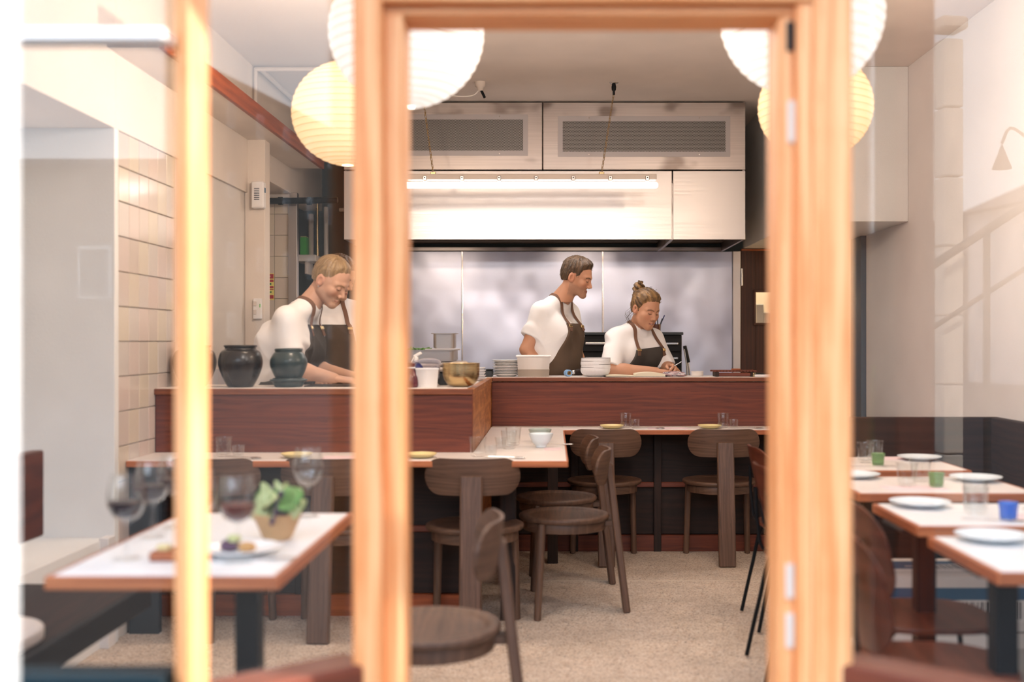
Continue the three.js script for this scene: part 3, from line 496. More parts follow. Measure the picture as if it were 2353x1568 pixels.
// tables: wooden edged top on two square posts
function table(label, x0, x1, d0, d1, group, top, post, h = 0.75) {
  const t = thing('dining_table', label, 'table', [(x0 + x1) / 2, 0, -(d0 + d1) / 2], 0, group), w = x1 - x0, d = d1 - d0;
  part('table_top', at(box(w - 0.03, 0.03, d - 0.03, 0.002), 0, h - 0.015, 0), top, t);
  for (const s of [-1, 1]) { part('wood_edge', at(box(w, 0.03, 0.0149, 0.003, 'x'), 0, h - 0.0165, s * (d / 2 - 0.0075)), M.edgeWood, t); part('wood_edge', at(box(0.0149, 0.03, d - 0.03, 0.003, 'z'), s * (w / 2 - 0.0075), h - 0.0165, 0), M.edgeWood, t); }
  for (const [dx, dz] of post) { const p = part('post', at(box(0.058, h - 0.045, 0.058, 0.004), dx, (h - 0.03) / 2, dz), M.blackMetal, t); part('foot_plate', at(box(0.3, 0.012, 0.3, 0.004), dx, 0.006, dz), M.blackMetal, p); part('top_plate', at(box(0.2, 0.008, 0.2, 0.002), dx, h - 0.034, dz), M.blackMetal, p); }
  return t;
}
table('small table laid with wine and salad behind the left window, white top', -1.125, -0.605, 2.50, 3.43, undefined, M.laminateCool, [[0.13, 0.22], [-0.19, -0.33]], 0.76);
const smallG = 'small square tables along the right wall';
table('nearest of the small tables on the right, plate at its left corner', 1.02, 1.72, 2.59, 3.08, smallG, M.laminateCool, [[-0.25, 0.02], [0.25, 0.02]]);
table('second small table on the right, with the blue tumbler', 1.045, 1.70, 3.24, 3.70, smallG, M.laminateCool, [[-0.24, 0.02], [0.25, 0.02]]);
table('third small table on the right, with the green tumbler and a plate at each end', 1.065, 1.70, 3.94, 4.43, smallG, M.laminate, [[-0.22, 0.03], [0.25, 0.02]]);
table('farthest small table on the right, with the dark green tumbler', 1.08, 1.72, 4.64, 5.18, smallG, M.laminate, [[-0.2, 0.02], [0.25, 0.02]]);

// banquette on the right with a return, bench on the left
{
  const t = thing('banquette', 'dark wooden banquette with high back along the right wall and a short return', 'bench');
  part('backrest', span(2.155, 2.198, 0.45, 0.905, 1.95, 5.56, 0.004, 'z'), M.darkMahogany, t); part('backrest', span(1.40, 2.198, 0.0, 0.905, 5.562, 5.60, 0.004, 'x'), M.darkMahogany, t);
  part('seat', span(1.74, 2.154, 0.42, 0.455, 1.95, 5.555, 0.005, 'z'), M.edgeWood, t); part('base_panel', span(1.80, 1.82, 0, 0.42, 1.95, 5.55, 0.003, 'z'), M.darkMahogany, t);
  const b = thing('wall_bench', 'dark wall bench on the left with white base and low backrest', 'bench');
  part('seat', span(-1.879, -1.39, 0.405, 0.45, 1.95, 3.87, 0.006, 'z'), M.darkMahogany, b); part('front_edge', span(-1.392, -1.372, 0.37, 0.452, 1.95, 3.87, 0.004, 'z'), M.blackMatt, b);
  part('backrest', span(-1.82, -1.775, 0.60, 0.90, 1.95, 3.95, 0.006, 'z'), M.plywood, b); for (const d of [2.3, 3.6]) part('back_stay', span(-1.86, -1.82, 0.40, 0.8, d, d + 0.05, 0.004, 'y'), M.darkMahogany, b);
  for (const d of [2.2, 3.3]) part('bracket', span(-1.88, -1.45, 0.30, 0.404, d, d + 0.04, 0.004), M.blackMatt, b);
  const c = solo('seat_cushion', 'flat white seat cushion lying on the left wall bench', 'cushion', (() => { const g = new THREE.ExtrudeGeometry(roundedShape(0.36, 0.5, 0.15), { depth: 0.02, bevelEnabled: true, bevelThickness: 0.012, bevelSize: 0.02, bevelSegments: 4 }); return metric(at(g, 0, 0.012, 0, -Math.PI / 2)); })(), M.cloth, [-1.60, 0.451, -2.98]);
  const box1 = (nm, lab, x, d, w, h, dd, y, f) => { const g = new THREE.BoxGeometry(w, h, dd); return solo(nm, lab, 'box', g, f, [x, y + h / 2, -d]); };
  const print = canvasMat(512, 256, (c2, w, h) => { c2.fillStyle = '#d9d2cc'; c2.fillRect(0, 0, w, h); c2.fillStyle = '#2f5878'; c2.fillRect(0, 40, w, 110); c2.fillStyle = '#e6e0da'; c2.fillRect(250, 84, 240, 78); c2.fillStyle = '#1a1a1e'; let x = 258; for (let i = 0; x < 480; i++) { const k = 2 + ((i * 7) % 5); c2.fillRect(x, 90, k, 62); x += k + 3 + ((i * 5) % 4); } c2.fillStyle = '#e6e0da'; c2.fillRect(180, 110, 50, 8); c2.fillStyle = '#7c7268'; c2.fillRect(0, 196, w, 6); });
  box1('carton_box', 'white and blue carton with barcode on the floor beneath the small tables', 1.42, 4.25, 0.62, 0.26, 0.34, 0.17, print);
  box1('carton_box', 'plain pale carton on the floor under the barcode carton', 1.44, 4.26, 0.60, 0.169, 0.36, 0.0, std({ color: lin(0.5, 0.46, 0.42), roughness: 0.8, map: mottle }));
}

// ================================================================ tableware
const G = {
  tumbler: latheC([[0, 0.003], [0.026, 0.001], [0.031, 0.006], [0.035, 0.05], [0.0385, 0.088], [0.0372, 0.0885], [0.034, 0.05], [0.029, 0.014], [0, 0.011]], 28, 4),
  small: latheC([[0, 0.003], [0.020, 0.001], [0.024, 0.006], [0.026, 0.03], [0.029, 0.053], [0.0278, 0.0535], [0.0248, 0.03], [0.022, 0.012], [0, 0.010]], 24, 4),
  plate: latheC([[0, 0.002], [0.05, 0.001], [0.06, 0.004], [0.085, 0.012], [0.1, 0.017], [0.1005, 0.019], [0.085, 0.0155], [0.06, 0.0075], [0.05, 0.006], [0, 0.006]], 40, 4),
  dish: latheC([[0, 0.002], [0.04, 0.001], [0.06, 0.01], [0.071, 0.019], [0.0705, 0.0205], [0.058, 0.013], [0.038, 0.0055], [0, 0.0055]], 32, 4),
  bowl: latheC([[0, 0.006], [0.022, 0.0], [0.026, 0.004], [0.027, 0.010], [0.044, 0.030], [0.059, 0.068], [0.0575, 0.0685], [0.041, 0.032], [0.022, 0.013], [0, 0.011]], 32, 4),
  wineGlass: latheC([[0, 0.004], [0.03, 0.002], [0.034, 0.003], [0.030, 0.006], [0.008, 0.012], [0.0042, 0.03], [0.004, 0.07], [0.0075, 0.088], [0.030, 0.104], [0.043, 0.135], [0.041, 0.17], [0.034, 0.205], [0.0328, 0.205], [0.0395, 0.17], [0.0412, 0.135], [0.029, 0.107], [0, 0.094]], 36, 5),
  winePool: latheC([[0, 0.0955], [0.028, 0.1085], [0.0402, 0.135], [0.0402, 0.1385], [0, 0.1385]], 32, 4),
  spoon: (() => { const b = new THREE.SphereGeometry(1, 16, 10); b.scale(0.019, 0.004, 0.028); return merge([at(b, 0, 0.005, 0.075), at(box(0.007, 0.003, 0.13, 0.001), 0, 0.005, -0.01), at(box(0.012, 0.003, 0.05, 0.001), 0, 0.004, -0.07)]); })(),
  fork: merge([at(box(0.007, 0.003, 0.13, 0.001), 0, 0.005, -0.02), at(box(0.022, 0.003, 0.02, 0.001), 0, 0.005, 0.05), ...[-0.009, -0.003, 0.003, 0.009].map((x) => at(box(0.003, 0.003, 0.045, 0.001), x, 0.006, 0.08))]),
};
const TW = 0.7625, TT = 0.7505, BT = 1.0605;
const put = (nm, lab, cat, g, m, x, y, d, turn = 0, group) => solo(nm, lab, cat, g, m, [x, y, -d], turn, group);
// on the ledge
for (const [nm, x, d, lab] of [
  ['tumbler', -1.47, 5.06, 'clear tumbler on the left end of the ledge, beside a small glass'], ['tumbler', -0.335, 5.06, 'clear tumbler on the ledge behind the third oak chair, left of a small glass'],
  ['tumbler', -0.21, 5.42, 'clear tumbler on the short ledge left of the stacked bowls, nearer of two'], ['tumbler', -0.195, 5.62, 'clear tumbler on the short ledge left of the stacked bowls, farther of two'],
  ['tumbler', 0.435, 6.74, 'clear tumbler on the far ledge above the left chair'], ['tumbler', 1.015, 6.74, 'clear tumbler on the far ledge above the right chair']]) put(nm, lab, 'tumbler', G.tumbler, M.glass, x, TW, d, 0, 'clear tumblers on the ledge');
for (const [x, d, lab] of [[-1.40, 5.04, 'small clear glass on the left end of the ledge, right of a tumbler'], [-0.275, 5.03, 'small clear glass on the ledge right of the tumbler, behind the third oak chair'], [-0.25, 5.46, 'small clear glass on the short ledge, left of both tumblers'], [0.49, 6.72, 'small clear glass on the far ledge, beside the left tumbler'], [1.075, 6.72, 'small clear glass on the far ledge, beside the right tumbler']]) put('small_glass', lab, 'glass', G.small, M.glass, x, TW, d, 0, 'small clear glasses on the ledge');
for (const [x, d, lab] of [[-1.135, 5.02, 'pale yellow dish on the ledge above the second oak chair'], [-0.585, 5.02, 'pale yellow dish on the ledge right of the left door post'], [0.35, 6.70, 'pale yellow dish on the far ledge, left one'], [0.93, 6.70, 'pale yellow dish on the far ledge, right one']]) put('dish', lab, 'dish', G.dish, M.chinaYellow, x, TW, d, 0, 'yellow dishes on the ledge');
put('bowl', 'white ceramic bowl on the short ledge, lower of two', 'bowl', G.bowl, M.chinaBlue, -0.057, TW, 5.5);
put('bowl', 'grey green ceramic bowl on the short ledge, behind the white bowl', 'bowl', G.bowl, M.celadon, -0.065, TW, 5.78);
for (const [x, d, a, lab] of [[-1.37, 5.0, 1.1, 'spoon on the left end of the ledge by the small glass'], [-0.215, 5.0, 1.2, 'spoon on the ledge in front of the small glass'], [0.56, 6.68, 1.3, 'spoon on the far ledge by the left small glass'], [1.14, 6.68, 1.3, 'spoon on the far ledge by the right small glass'], [0.0, 5.62, 1.57, 'spoon on the short ledge right of the stacked bowls']]) put('spoon', lab, 'spoon', G.spoon, M.chrome, x, TW, d, a, 'spoons on the ledge');
for (const [x, d, w, lab] of [[-0.92, 5.03, 0.2, 'pinkish paper menu on the ledge above the second oak chair'], [0.68, 6.72, 0.24, 'pink paper menu on the far ledge between the two settings'], [0.0, 5.42, 0.08, 'folded napkin on the short ledge right of the bowls']]) put('paper_menu', lab, 'menu', box(w, 0.0016, 0.13, 0.0004), M.pinkPaper, x, TW, d, 0.05);
// on the wine table
const wine0 = thing('wine_glass', 'wine glass with dark red wine, front left on the white table', 'wine glass', [-1.01, 0.7605, -2.68], 0, 'wine glasses on the white table');
part('glass_body', G.wineGlass, M.glass, wine0); part('wine_level', G.winePool, M.wine, wine0);
for (const [x, d, lab] of [[-1.055, 2.98, 'wine glass with dark red wine, left group, middle of three'], [-1.05, 3.14, 'wine glass with dark red wine, left group, farthest of three']]) copyOf(wine0, lab, [x, 0.7605, -d]);
const wine1 = thing('wine_glass', 'wine glass with lighter red wine, right of the bright post', 'wine glass', [-0.735, 0.7605, -2.64], 0, 'wine glasses on the white table');
part('glass_body', G.wineGlass, M.glass, wine1); part('wine_level', G.winePool, M.wineLight, wine1);
copyOf(wine1, 'wine glass with lighter red wine, half hidden by the bright post', [-0.865, 0.7605, -2.76]);
const wine2 = thing('wine_glass', 'empty wine glass behind the salad bowl', 'wine glass', [-0.72, 0.7605, -3.33], 0, 'wine glasses on the white table'); part('glass_body', G.wineGlass, M.glass, wine2);
{
  const t = thing('salad_bowl', 'tan bowl heaped with green and purple salad leaves', 'salad bowl', [-0.72, 0.7605, -2.96]);
  part('bowl', latheC([[0, 0.002], [0.032, 0.0], [0.036, 0.004], [0.048, 0.03], [0.062, 0.07], [0.060, 0.0705], [0.045, 0.033], [0.03, 0.01], [0, 0.008]], 32, 4), M.tan, t);
  for (let i = 0; i < 26; i++) {
    const g = new THREE.PlaneGeometry(0.05, 0.075, 5, 7), p = g.attributes.position, k = rr(0.5, 1.2);
    for (let q = 0; q < p.count; q++) { const x = p.getX(q), y = p.getY(q), v = (y + 0.0375) / 0.075, w = Math.sin(Math.PI * clamp(0.12 + 0.8 * v, 0, 1)); p.setXYZ(q, x * w, y, 0.018 * k * Math.sin(v * 3) + 0.006 * Math.sin(x * 190 + i) * w + x * x * 9); }
    g.computeVertexNormals(); const a = i * 2.4, r = 0.012 + 0.045 * Math.sqrt(i / 26);
    part('leaf', at(g, Math.cos(a) * r, 0.10 + rr(-0.012, 0.03) - r * 0.35, Math.sin(a) * r, rr(-1.2, -0.1), a, rr(-0.6, 0.6)), [M.leafGreen, M.leafPale, M.leafPale, M.leafPurple][i % 4], t);
  }
}
put('plate', 'white plate with food on the wine table, in front of the salad bowl', 'plate', G.plate, M.china, -0.765, 0.7605, 2.76);
{ const f = thing('food_portion', 'small portion of food with green garnish on the white plate', 'food', [-0.79, 0.7675, -2.77]); const s = (r, x, y, z, k) => { const g = new THREE.IcosahedronGeometry(r, 3), p = g.attributes.position; for (let i = 0; i < p.count; i++) { const q = 1 + 0.22 * (n3(p.getX(i) * 90 + k, p.getY(i) * 90, p.getZ(i) * 90) - 0.5); p.setXYZ(i, p.getX(i) * q, p.getY(i) * q * 0.6, p.getZ(i) * q); } g.computeVertexNormals(); return at(g, x, y, z); };
  part('morsel', s(0.025, 0, 0.012, 0, 1), M.leafPurple, f); part('morsel', s(0.022, 0.045, 0.01, 0.01, 5), M.bread, f); part('garnish', s(0.018, 0.01, 0.028, 0.0, 9), M.leafPale, f);
  const b = thing('serving_board', 'small brown wooden serving block at the left of the white table', 'board', [-0.895, 0.7605, -2.70]); part('board', at(box(0.11, 0.022, 0.08, 0.004), 0, 0.011, 0), M.edgeWood, b); part('bread_piece', s(0.026, 0.02, 0.032, -0.01, 13), M.bread, b); part('butter', at(box(0.03, 0.014, 0.022, 0.003), -0.028, 0.029, 0.012), M.chinaYellow, b); }
put('fork', 'fork lying on the white wine table in front of the plate', 'fork', G.fork, M.chrome, -0.71, 0.7605, 2.68, 1.5);
// on the small tables at the right
const bigPlate = G.plate.clone(); bigPlate.scale(0.95, 1, 0.95);
for (const [x, d, lab] of [[1.165, 3.0, 'white plate on the nearest small table, left corner'], [1.175, 3.62, 'white plate on the second small table, left corner'], [1.17, 4.38, 'white plate on the third small table, left end by the door post'], [1.60, 4.28, 'white plate on the third small table, right end'], [1.63, 5.03, 'white plate on the farthest small table, right end']]) put('plate', lab, 'plate', bigPlate, M.chinaBlue, x, TT, d, 0, 'plates on the small tables');
for (const [x, d, lab] of [[1.29, 3.45, 'clear tumbler on the second small table, front of two left of the blue one'], [1.335, 3.58, 'clear tumbler on the second small table, rear of two left of the blue one'], [1.29, 4.12, 'clear tumbler on the third small table, left of the green one'], [1.385, 4.26, 'clear tumbler on the third small table, behind the green one'], [1.36, 4.92, 'clear tumbler on the farthest small table, left one'], [1.43, 5.02, 'clear tumbler on the farthest small table, behind the green one']]) put('tumbler', lab, 'tumbler', G.tumbler, M.glass, x, TT, d, 0, 'clear tumblers on the small tables');
put('colored_tumbler', 'small blue tumbler on the second small table', 'tumbler', G.small, M.glassBlue, 1.345, TT, 3.34);
put('colored_tumbler', 'small pale green tumbler on the third small table', 'tumbler', G.small, M.glassGreen, 1.39, TT, 4.10);
put('colored_tumbler', 'small dark green tumbler on the farthest small table', 'tumbler', G.small, M.glassGreen, 1.38, TT, 4.80);
for (const [x, d, a, lab] of [[1.29, 3.32, 1.3, 'fork on the second small table left of the blue tumbler'], [1.42, 4.32, 1.4, 'fork on the third small table behind the tumblers'], [1.34, 4.75, 1.5, 'fork on the farthest small table'], [1.55, 3.52, 1.4, 'fork on the second small table right of the blue tumbler']]) put('fork', lab, 'fork', G.fork, M.chrome, x, TT, d, a, 'forks on the small tables');
for (const [x, d, w, lab] of [[1.30, 4.06, 0.22, 'pink paper menu on the third small table'], [1.5, 3.4, 0.24, 'pink paper menu on the second small table'], [1.55, 5.1, 0.22, 'folded paper menu on the farthest small table']]) put('paper_menu', lab, 'menu', box(w, 0.0016, 0.14, 0.0004), M.pinkPaper, x, TT, d, 0.03);

// ================================================================ things on the bar
{
  const pot = latheC([[0, 0.004], [0.055, 0.0], [0.06, 0.004], [0.085, 0.05], [0.102, 0.1], [0.103, 0.13], [0.09, 0.168], [0.074, 0.18], [0.072, 0.186], [0.078, 0.196], [0.074, 0.2], [0.066, 0.194], [0.066, 0.18], [0.08, 0.165], [0.09, 0.12], [0.05, 0.02], [0, 0.015]], 48, 5);
  put('ceramic_pot', 'large dark brown ceramic pot on the bar, left of the blond cook', 'pot', pot, M.glazeDark, -1.49, BT, 5.40);
  put('ceramic_pot', 'dark brown ceramic pot at the left end of the bar, mostly behind the bright post', 'pot', pot, M.glazeDark, -1.735, BT, 5.48);
  put('ceramic_bowl', 'shallow dark teal ceramic dish under the round pot on the bar', 'dish', latheC([[0, 0.003], [0.06, 0.0], [0.066, 0.004], [0.076, 0.024], [0.088, 0.030], [0.088, 0.036], [0.076, 0.038], [0.074, 0.042], [0.07, 0.042], [0.068, 0.012], [0, 0.01]], 44, 5), M.glazeTeal, -1.265, BT, 5.42);
  put('ceramic_pot', 'round dark teal ceramic pot standing on a shallow dish on the bar', 'pot', latheC([[0, 0.004], [0.06, 0.0], [0.066, 0.008], [0.086, 0.055], [0.087, 0.085], [0.07, 0.118], [0.064, 0.124], [0.066, 0.136], [0.061, 0.141], [0.055, 0.136], [0.056, 0.124], [0.062, 0.112], [0.076, 0.08], [0.05, 0.02], [0, 0.015]], 48, 5), M.glazeTeal, -1.265, BT + 0.043, 5.42);
  // squeeze bottle, tubs, bowl
  const b = thing('squeeze_bottle', 'burgundy sauce bottle with narrow waist beside the left door post', 'bottle', [-0.672, BT, -5.36]);
  part('bottle_body', latheC([[0, 0.002], [0.034, 0.0], [0.038, 0.006], [0.037, 0.045], [0.026, 0.075], [0.019, 0.09], [0.019, 0.116], [0, 0.117]], 28, 4), M.burgundy, b); part('neck_band', lathe([[0.0195, 0.09], [0.021, 0.0905], [0.021, 0.096], [0.0195, 0.0965]], 24), M.china, b);
  const s = thing('spray_bottle', 'spray bottle with white trigger and navy body behind the sauce bottle', 'bottle', [-0.675, BT, -5.60]); s.scale.setScalar(0.86);
  part('bottle_body', latheC([[0, 0.002], [0.036, 0.0], [0.04, 0.006], [0.04, 0.10], [0.02, 0.13], [0.014, 0.135], [0, 0.136]], 28, 4), M.navy, s); part('trigger_head', at(merge([at(box(0.022, 0.03, 0.03, 0.004), 0, 0.15, 0), at(box(0.05, 0.018, 0.022, 0.004), 0.008, 0.176, 0, 0, 0, 0.5), at(box(0.008, 0.04, 0.012, 0.002), -0.018, 0.15, 0, 0, 0, -0.4)]), 0, 0, 0), M.plasticWhite, s);
  const tub = thing('plastic_tub', 'square milky plastic tub on the bar left of the golden bowl', 'tub', [-0.600, BT, -5.40]); tub.scale.set(0.88, 0.94, 0.88);
  { const g = new THREE.CylinderGeometry(0.086, 0.076, 0.09, 4, 1); part('tub_body', metric(at(g, 0, 0.045, 0, 0, Math.PI / 4 + 0.12)), M.plasticWhite, tub); part('tub_rim', metric(at(new THREE.CylinderGeometry(0.09, 0.09, 0.006, 4, 1), 0, 0.0925, 0, 0, Math.PI / 4 + 0.12)), M.china, tub); }
  const cb = latheC([[0, 0.002], [0.055, 0.0], [0.06, 0.01], [0.07, 0.075], [0.073, 0.078], [0.073, 0.081], [0.068, 0.078], [0.058, 0.012], [0, 0.006]], 36, 4);
  solo('clear_tub', 'clear round plastic tub tilted behind the milky tub, pale rim', 'tub', at(cb, 0, 0, 0, 0.34, 0, 0.05), M.clearPlastic, [-0.615, BT + 0.034, -5.56]);
  const bb = thing('metal_bowl', 'golden brown metal mixing bowl on the corner of the bar', 'bowl', [-0.44, BT, -5.43]);
  part('bowl', latheC([[0, 0.006], [0.05, 0.004], [0.068, 0.016], [0.086, 0.05], [0.090, 0.112], [0.0915, 0.114], [0.0885, 0.113], [0.084, 0.05], [0.064, 0.019], [0, 0.01]], 56, 5), M.brass, bb); part('foot_ring', lathe([[0.034, 0], [0.038, 0], [0.038, 0.006], [0.034, 0.006], [0.034, 0]], 32), M.brass, bb);
  // gastro pans
  const pan = (w, h, d, nm, lab, x, y, z, m = M.panSteel) => { const t = thing(nm, lab, 'pan', [x, y, z]); const r = 0.02, s0 = roundedShape(w, d, r), s1 = new THREE.Path(); const in2 = roundedShape(w - 0.012, d - 0.012, r - 0.004).getPoints(10); s1.setFromPoints(in2.reverse()); s0.holes.push(s1); part('pan_wall', metric(at(new THREE.ExtrudeGeometry(s0, { depth: h - 0.004, bevelEnabled: false, curveSegments: 10 }), 0, 0.004, 0, -Math.PI / 2)), m, t); part('pan_base', metric(at(new THREE.ExtrudeGeometry(roundedShape(w - 0.01, d - 0.01, r), { depth: 0.004, bevelEnabled: false }), 0, 0, 0, -Math.PI / 2)), m, t); const so = roundedShape(w + 0.024, d + 0.024, r + 0.008), hi = new THREE.Path(); hi.setFromPoints(roundedShape(w - 0.014, d - 0.014, r - 0.004).getPoints(10).reverse()); so.holes.push(hi); part('pan_rim', metric(at(new THREE.ExtrudeGeometry(so, { depth: 0.004, bevelEnabled: false, curveSegments: 10 }), 0, h, 0, -Math.PI / 2)), m, t); return t; };
  const pz = -5.95;
  pan(0.36, 0.055, 0.3, 'gastro_pan', 'long shallow steel pan of greens stacked on folded cloths', -0.69, BT + 0.115, pz); pan(0.11, 0.075, 0.13, 'gastro_pan', 'small deep steel pan standing on the long shallow pan', -0.565, BT + 0.181, pz + 0.02); pan(0.38, 0.03, 0.31, 'baking_tray', 'low steel tray with dark side beneath the folded cloths', -0.70, BT, pz - 0.02, M.steelDark);
  solo('tray_lid', 'flat steel lid laid across the long shallow pan', 'lid', at(box(0.16, 0.004, 0.30, 0.001), 0, 0, 0), M.steelClean, [-0.575, BT + 0.1765, pz]);
  for (const [i, y] of [0.035, 0.062, 0.089].entries()) { const g = new THREE.PlaneGeometry(0.40, 0.30, 40, 30), p = g.attributes.position, q = []; for (const side of [0, 1]) { const h = g.clone(), hp = h.attributes.position; for (let k = 0; k < hp.count; k++) { const e = Math.min(1, (0.2 - Math.abs(hp.getX(k))) / 0.02, (0.15 - Math.abs(hp.getY(k))) / 0.02); hp.setZ(k, (side ? -1 : 1) * 0.0118 * Math.sqrt(clamp(e, 0, 1)) + 0.0015 * (n3(hp.getX(k) * 30, hp.getY(k) * 30, i * 9) - 0.5)); } h.computeVertexNormals(); if (side) { const ix = h.index.array; for (let k = 0; k < ix.length; k += 3) { const w = ix[k]; ix[k] = ix[k + 1]; ix[k + 1] = w; } h.computeVertexNormals(); } q.push(h); }
    solo('folded_cloth', ['folded pale cloth under the steel pan, bottom of the pile', 'folded pale cloth under the steel pan, middle of the pile', 'folded pale cloth under the steel pan, top of the pile'][i], 'cloth', at(merge(q), 0, 0, 0, -Math.PI / 2), M.cloth, [-0.66 + i * 0.006, BT + y + 0.0125, pz], 0.02 * i, 'folded cloths under the steel pan'); }
  { const t = thing('green_herbs', 'cut green herbs heaped in the long steel pan', 'herbs', [-0.76, BT + 0.15, pz + 0.04]); t.userData.kind = 'stuff'; const l = []; for (let i = 0; i < 160; i++) { const g = new THREE.SphereGeometry(1, 6, 4); g.scale(rr(0.012, 0.03), 0.003, rr(0.004, 0.008)); l.push(at(g, rr(-0.09, 0.12), rr(0, 0.03), rr(-0.09, 0.07), rr(-0.5, 0.5), rr(0, 6), rr(-0.5, 0.5))); } part('herb_leaves', merge(l), M.leafGreen, t); }
  const small = G.dish.clone(); small.scale(0.62, 0.9, 0.62);
  for (let i = 0; i < 5; i++) put('saucer', ['bottom', 'second', 'third', 'fourth', 'top'].map((k) => k + ' of five small speckled saucers stacked behind the golden bowl')[i], 'saucer', small, M.speckled, -0.415 + 0.003 * (i % 2), BT + i * 0.014, 6.25, i, 'stacked small saucers');
  { const t = thing('black_tray', 'black rectangular container at the inner corner of the bar', 'container', [-0.42, BT, -6.99]); part('tray_body', at(box(0.1, 0.04, 0.16, 0.005), 0, 0.02, 0), M.greySlate, t); part('tray_lid', at(box(0.105, 0.006, 0.165, 0.002), 0, 0.043, 0), M.blackMatt, t); const t2 = thing('black_tray', 'dark slate container behind the milky tub on the bar', 'container', [-0.52, BT, -5.68]); part('tray_body', at(box(0.1, 0.06, 0.1, 0.006), 0, 0.03, 0), M.greySlate, t2); part('tray_lid', at(box(0.105, 0.006, 0.105, 0.002), 0, 0.063, 0), M.blackMatt, t2); }
  // right-hand bar: stacked plates, lidded box, bowls, book
  const stack = latheC([[0, 0.002], [0.05, 0.0], [0.058, 0.003], [0.082, 0.013], [0.088, 0.0145], [0.088, 0.0165], [0.08, 0.0155], [0.056, 0.007], [0, 0.0055]], 44, 4);
  for (let i = 0; i < 10; i++) put('stacked_plate', (i === 9 ? 'topmost white plate of the tall stack left of the lidded box' : i === 0 ? 'bottom white plate of the tall stack left of the lidded box' : ['second', 'third', 'fourth', 'fifth', 'sixth', 'seventh', 'eighth', 'ninth'][i - 1] + ' white plate from the bottom of the stack left of the lidded box'), 'plate', stack, M.china, -0.285 + rr(-0.004, 0.004), BT + i * 0.0095, 7.02, i, 'white plates in the tall stack');
  const lb = thing('lidded_box', 'white plastic food box with lid, half full, in front of the dark haired cook', 'food box', [-0.118, BT, -7.04]);
  part('box_body', metric(at(new THREE.CylinderGeometry(0.142, 0.132, 0.122, 4, 1), 0, 0.061, 0, 0, Math.PI / 4)), M.plasticWhite, lb); part('box_contents', metric(at(new THREE.CylinderGeometry(0.1385, 0.1345, 0.045, 4, 1), 0, 0.0225, 0.003, 0, Math.PI / 4)), std({ color: lin(0.42, 0.36, 0.30), roughness: 0.4 }), lb); part('lid', at(box(0.218, 0.012, 0.214, 0.004), 0, 0.126, 0), M.china, lb);
  { const t = thing('paper_roll', 'small roll of blue labels lying on its side on the bar', 'roll', [0.095, BT + 0.021, -7.0], 0.9); part('roll_body', at(lathe([[0.012, -0.026], [0.0195, -0.026], [0.0208, -0.024], [0.0208, 0.024], [0.0195, 0.026], [0.012, 0.026], [0.012, -0.026]], 28), 0, 0, 0, Math.PI / 2, 0, 0.6), std({ color: lin(0.22, 0.42, 0.72), roughness: 0.5 }), t); part('roll_core', at(lathe([[0.009, -0.027], [0.0119, -0.027], [0.0119, 0.027], [0.009, 0.027], [0.009, -0.027]], 24), 0, 0, 0, Math.PI / 2, 0, 0.6), M.cork, t);
    const p = thing('pepper_mill', 'dark wooden mill lying behind the speckled bowls', 'mill', [0.19, BT + 0.024, -7.13], 0.2); part('mill_body', at(latheC([[0, -0.06], [0.02, -0.06], [0.022, -0.045], [0.014, -0.01], [0.02, 0.03], [0.012, 0.05], [0, 0.05]], 24, 4), 0, 0, 0, 0, 0, Math.PI / 2), M.darkMahogany, p); part('mill_cap', at(new THREE.SphereGeometry(0.014, 16, 12), -0.06, 0, 0), M.chrome, p); }
  const fb2 = latheC([[0, 0.004], [0.045, 0.0], [0.05, 0.003], [0.078, 0.012], [0.0905, 0.032], [0.091, 0.048], [0.089, 0.056], [0.0875, 0.0565], [0.087, 0.046], [0.07, 0.022], [0, 0.01]], 44, 5);
  const rimG = at(new THREE.TorusGeometry(0.0893, 0.0016, 8, 56), 0, 0.0562, 0, Math.PI / 2), rimM = std({ color: lin(0.2, 0.19, 0.2), roughness: 0.6 });
  for (let i = 0; i < 4; i++) { const t = thing('speckled_bowl', ['bottom', 'second', 'third', 'top'][i] + ' of four speckled white bowls stacked before the woman', 'bowl', [0.264 + 0.003 * (i % 2), BT + i * 0.0195, -7.0], i * 1.3, 'stacked speckled bowls'); part('bowl', fb2, M.speckled, t); part('rim', rimG, rimM, t); }
  { const t = thing('open_book', 'open notebook with yellowed pages on the bar before the woman', 'book', [0.505, BT, -6.985], 0.04); const half = (s) => { const g = new THREE.BoxGeometry(0.18, 0.016, 0.15, 16, 2, 8), p = g.attributes.position; for (let i = 0; i < p.count; i++) { const u = clamp((p.getX(i) * s + 0.09) / 0.18, 0, 1); const top = p.getY(i) > 0; p.setY(i, top ? (s < 0 ? 0.006 + 0.014 * Math.sin(Math.PI * Math.pow(1 - u, 0.6)) * 0.5 : 0.012 + 0.016 * Math.sin(Math.PI * clamp(0.15 + u * 0.75, 0, 1))) : 0.002); } g.computeVertexNormals(); return at(metric(g), s * 0.091, 0, 0); };
    part('cover', at(box(0.38, 0.002, 0.165, 0.0006), 0, 0.001, 0), M.blackMatt, t); part('pages', half(-1), M.bookPaper, t); part('pages', half(1), M.bookPaper, t); }
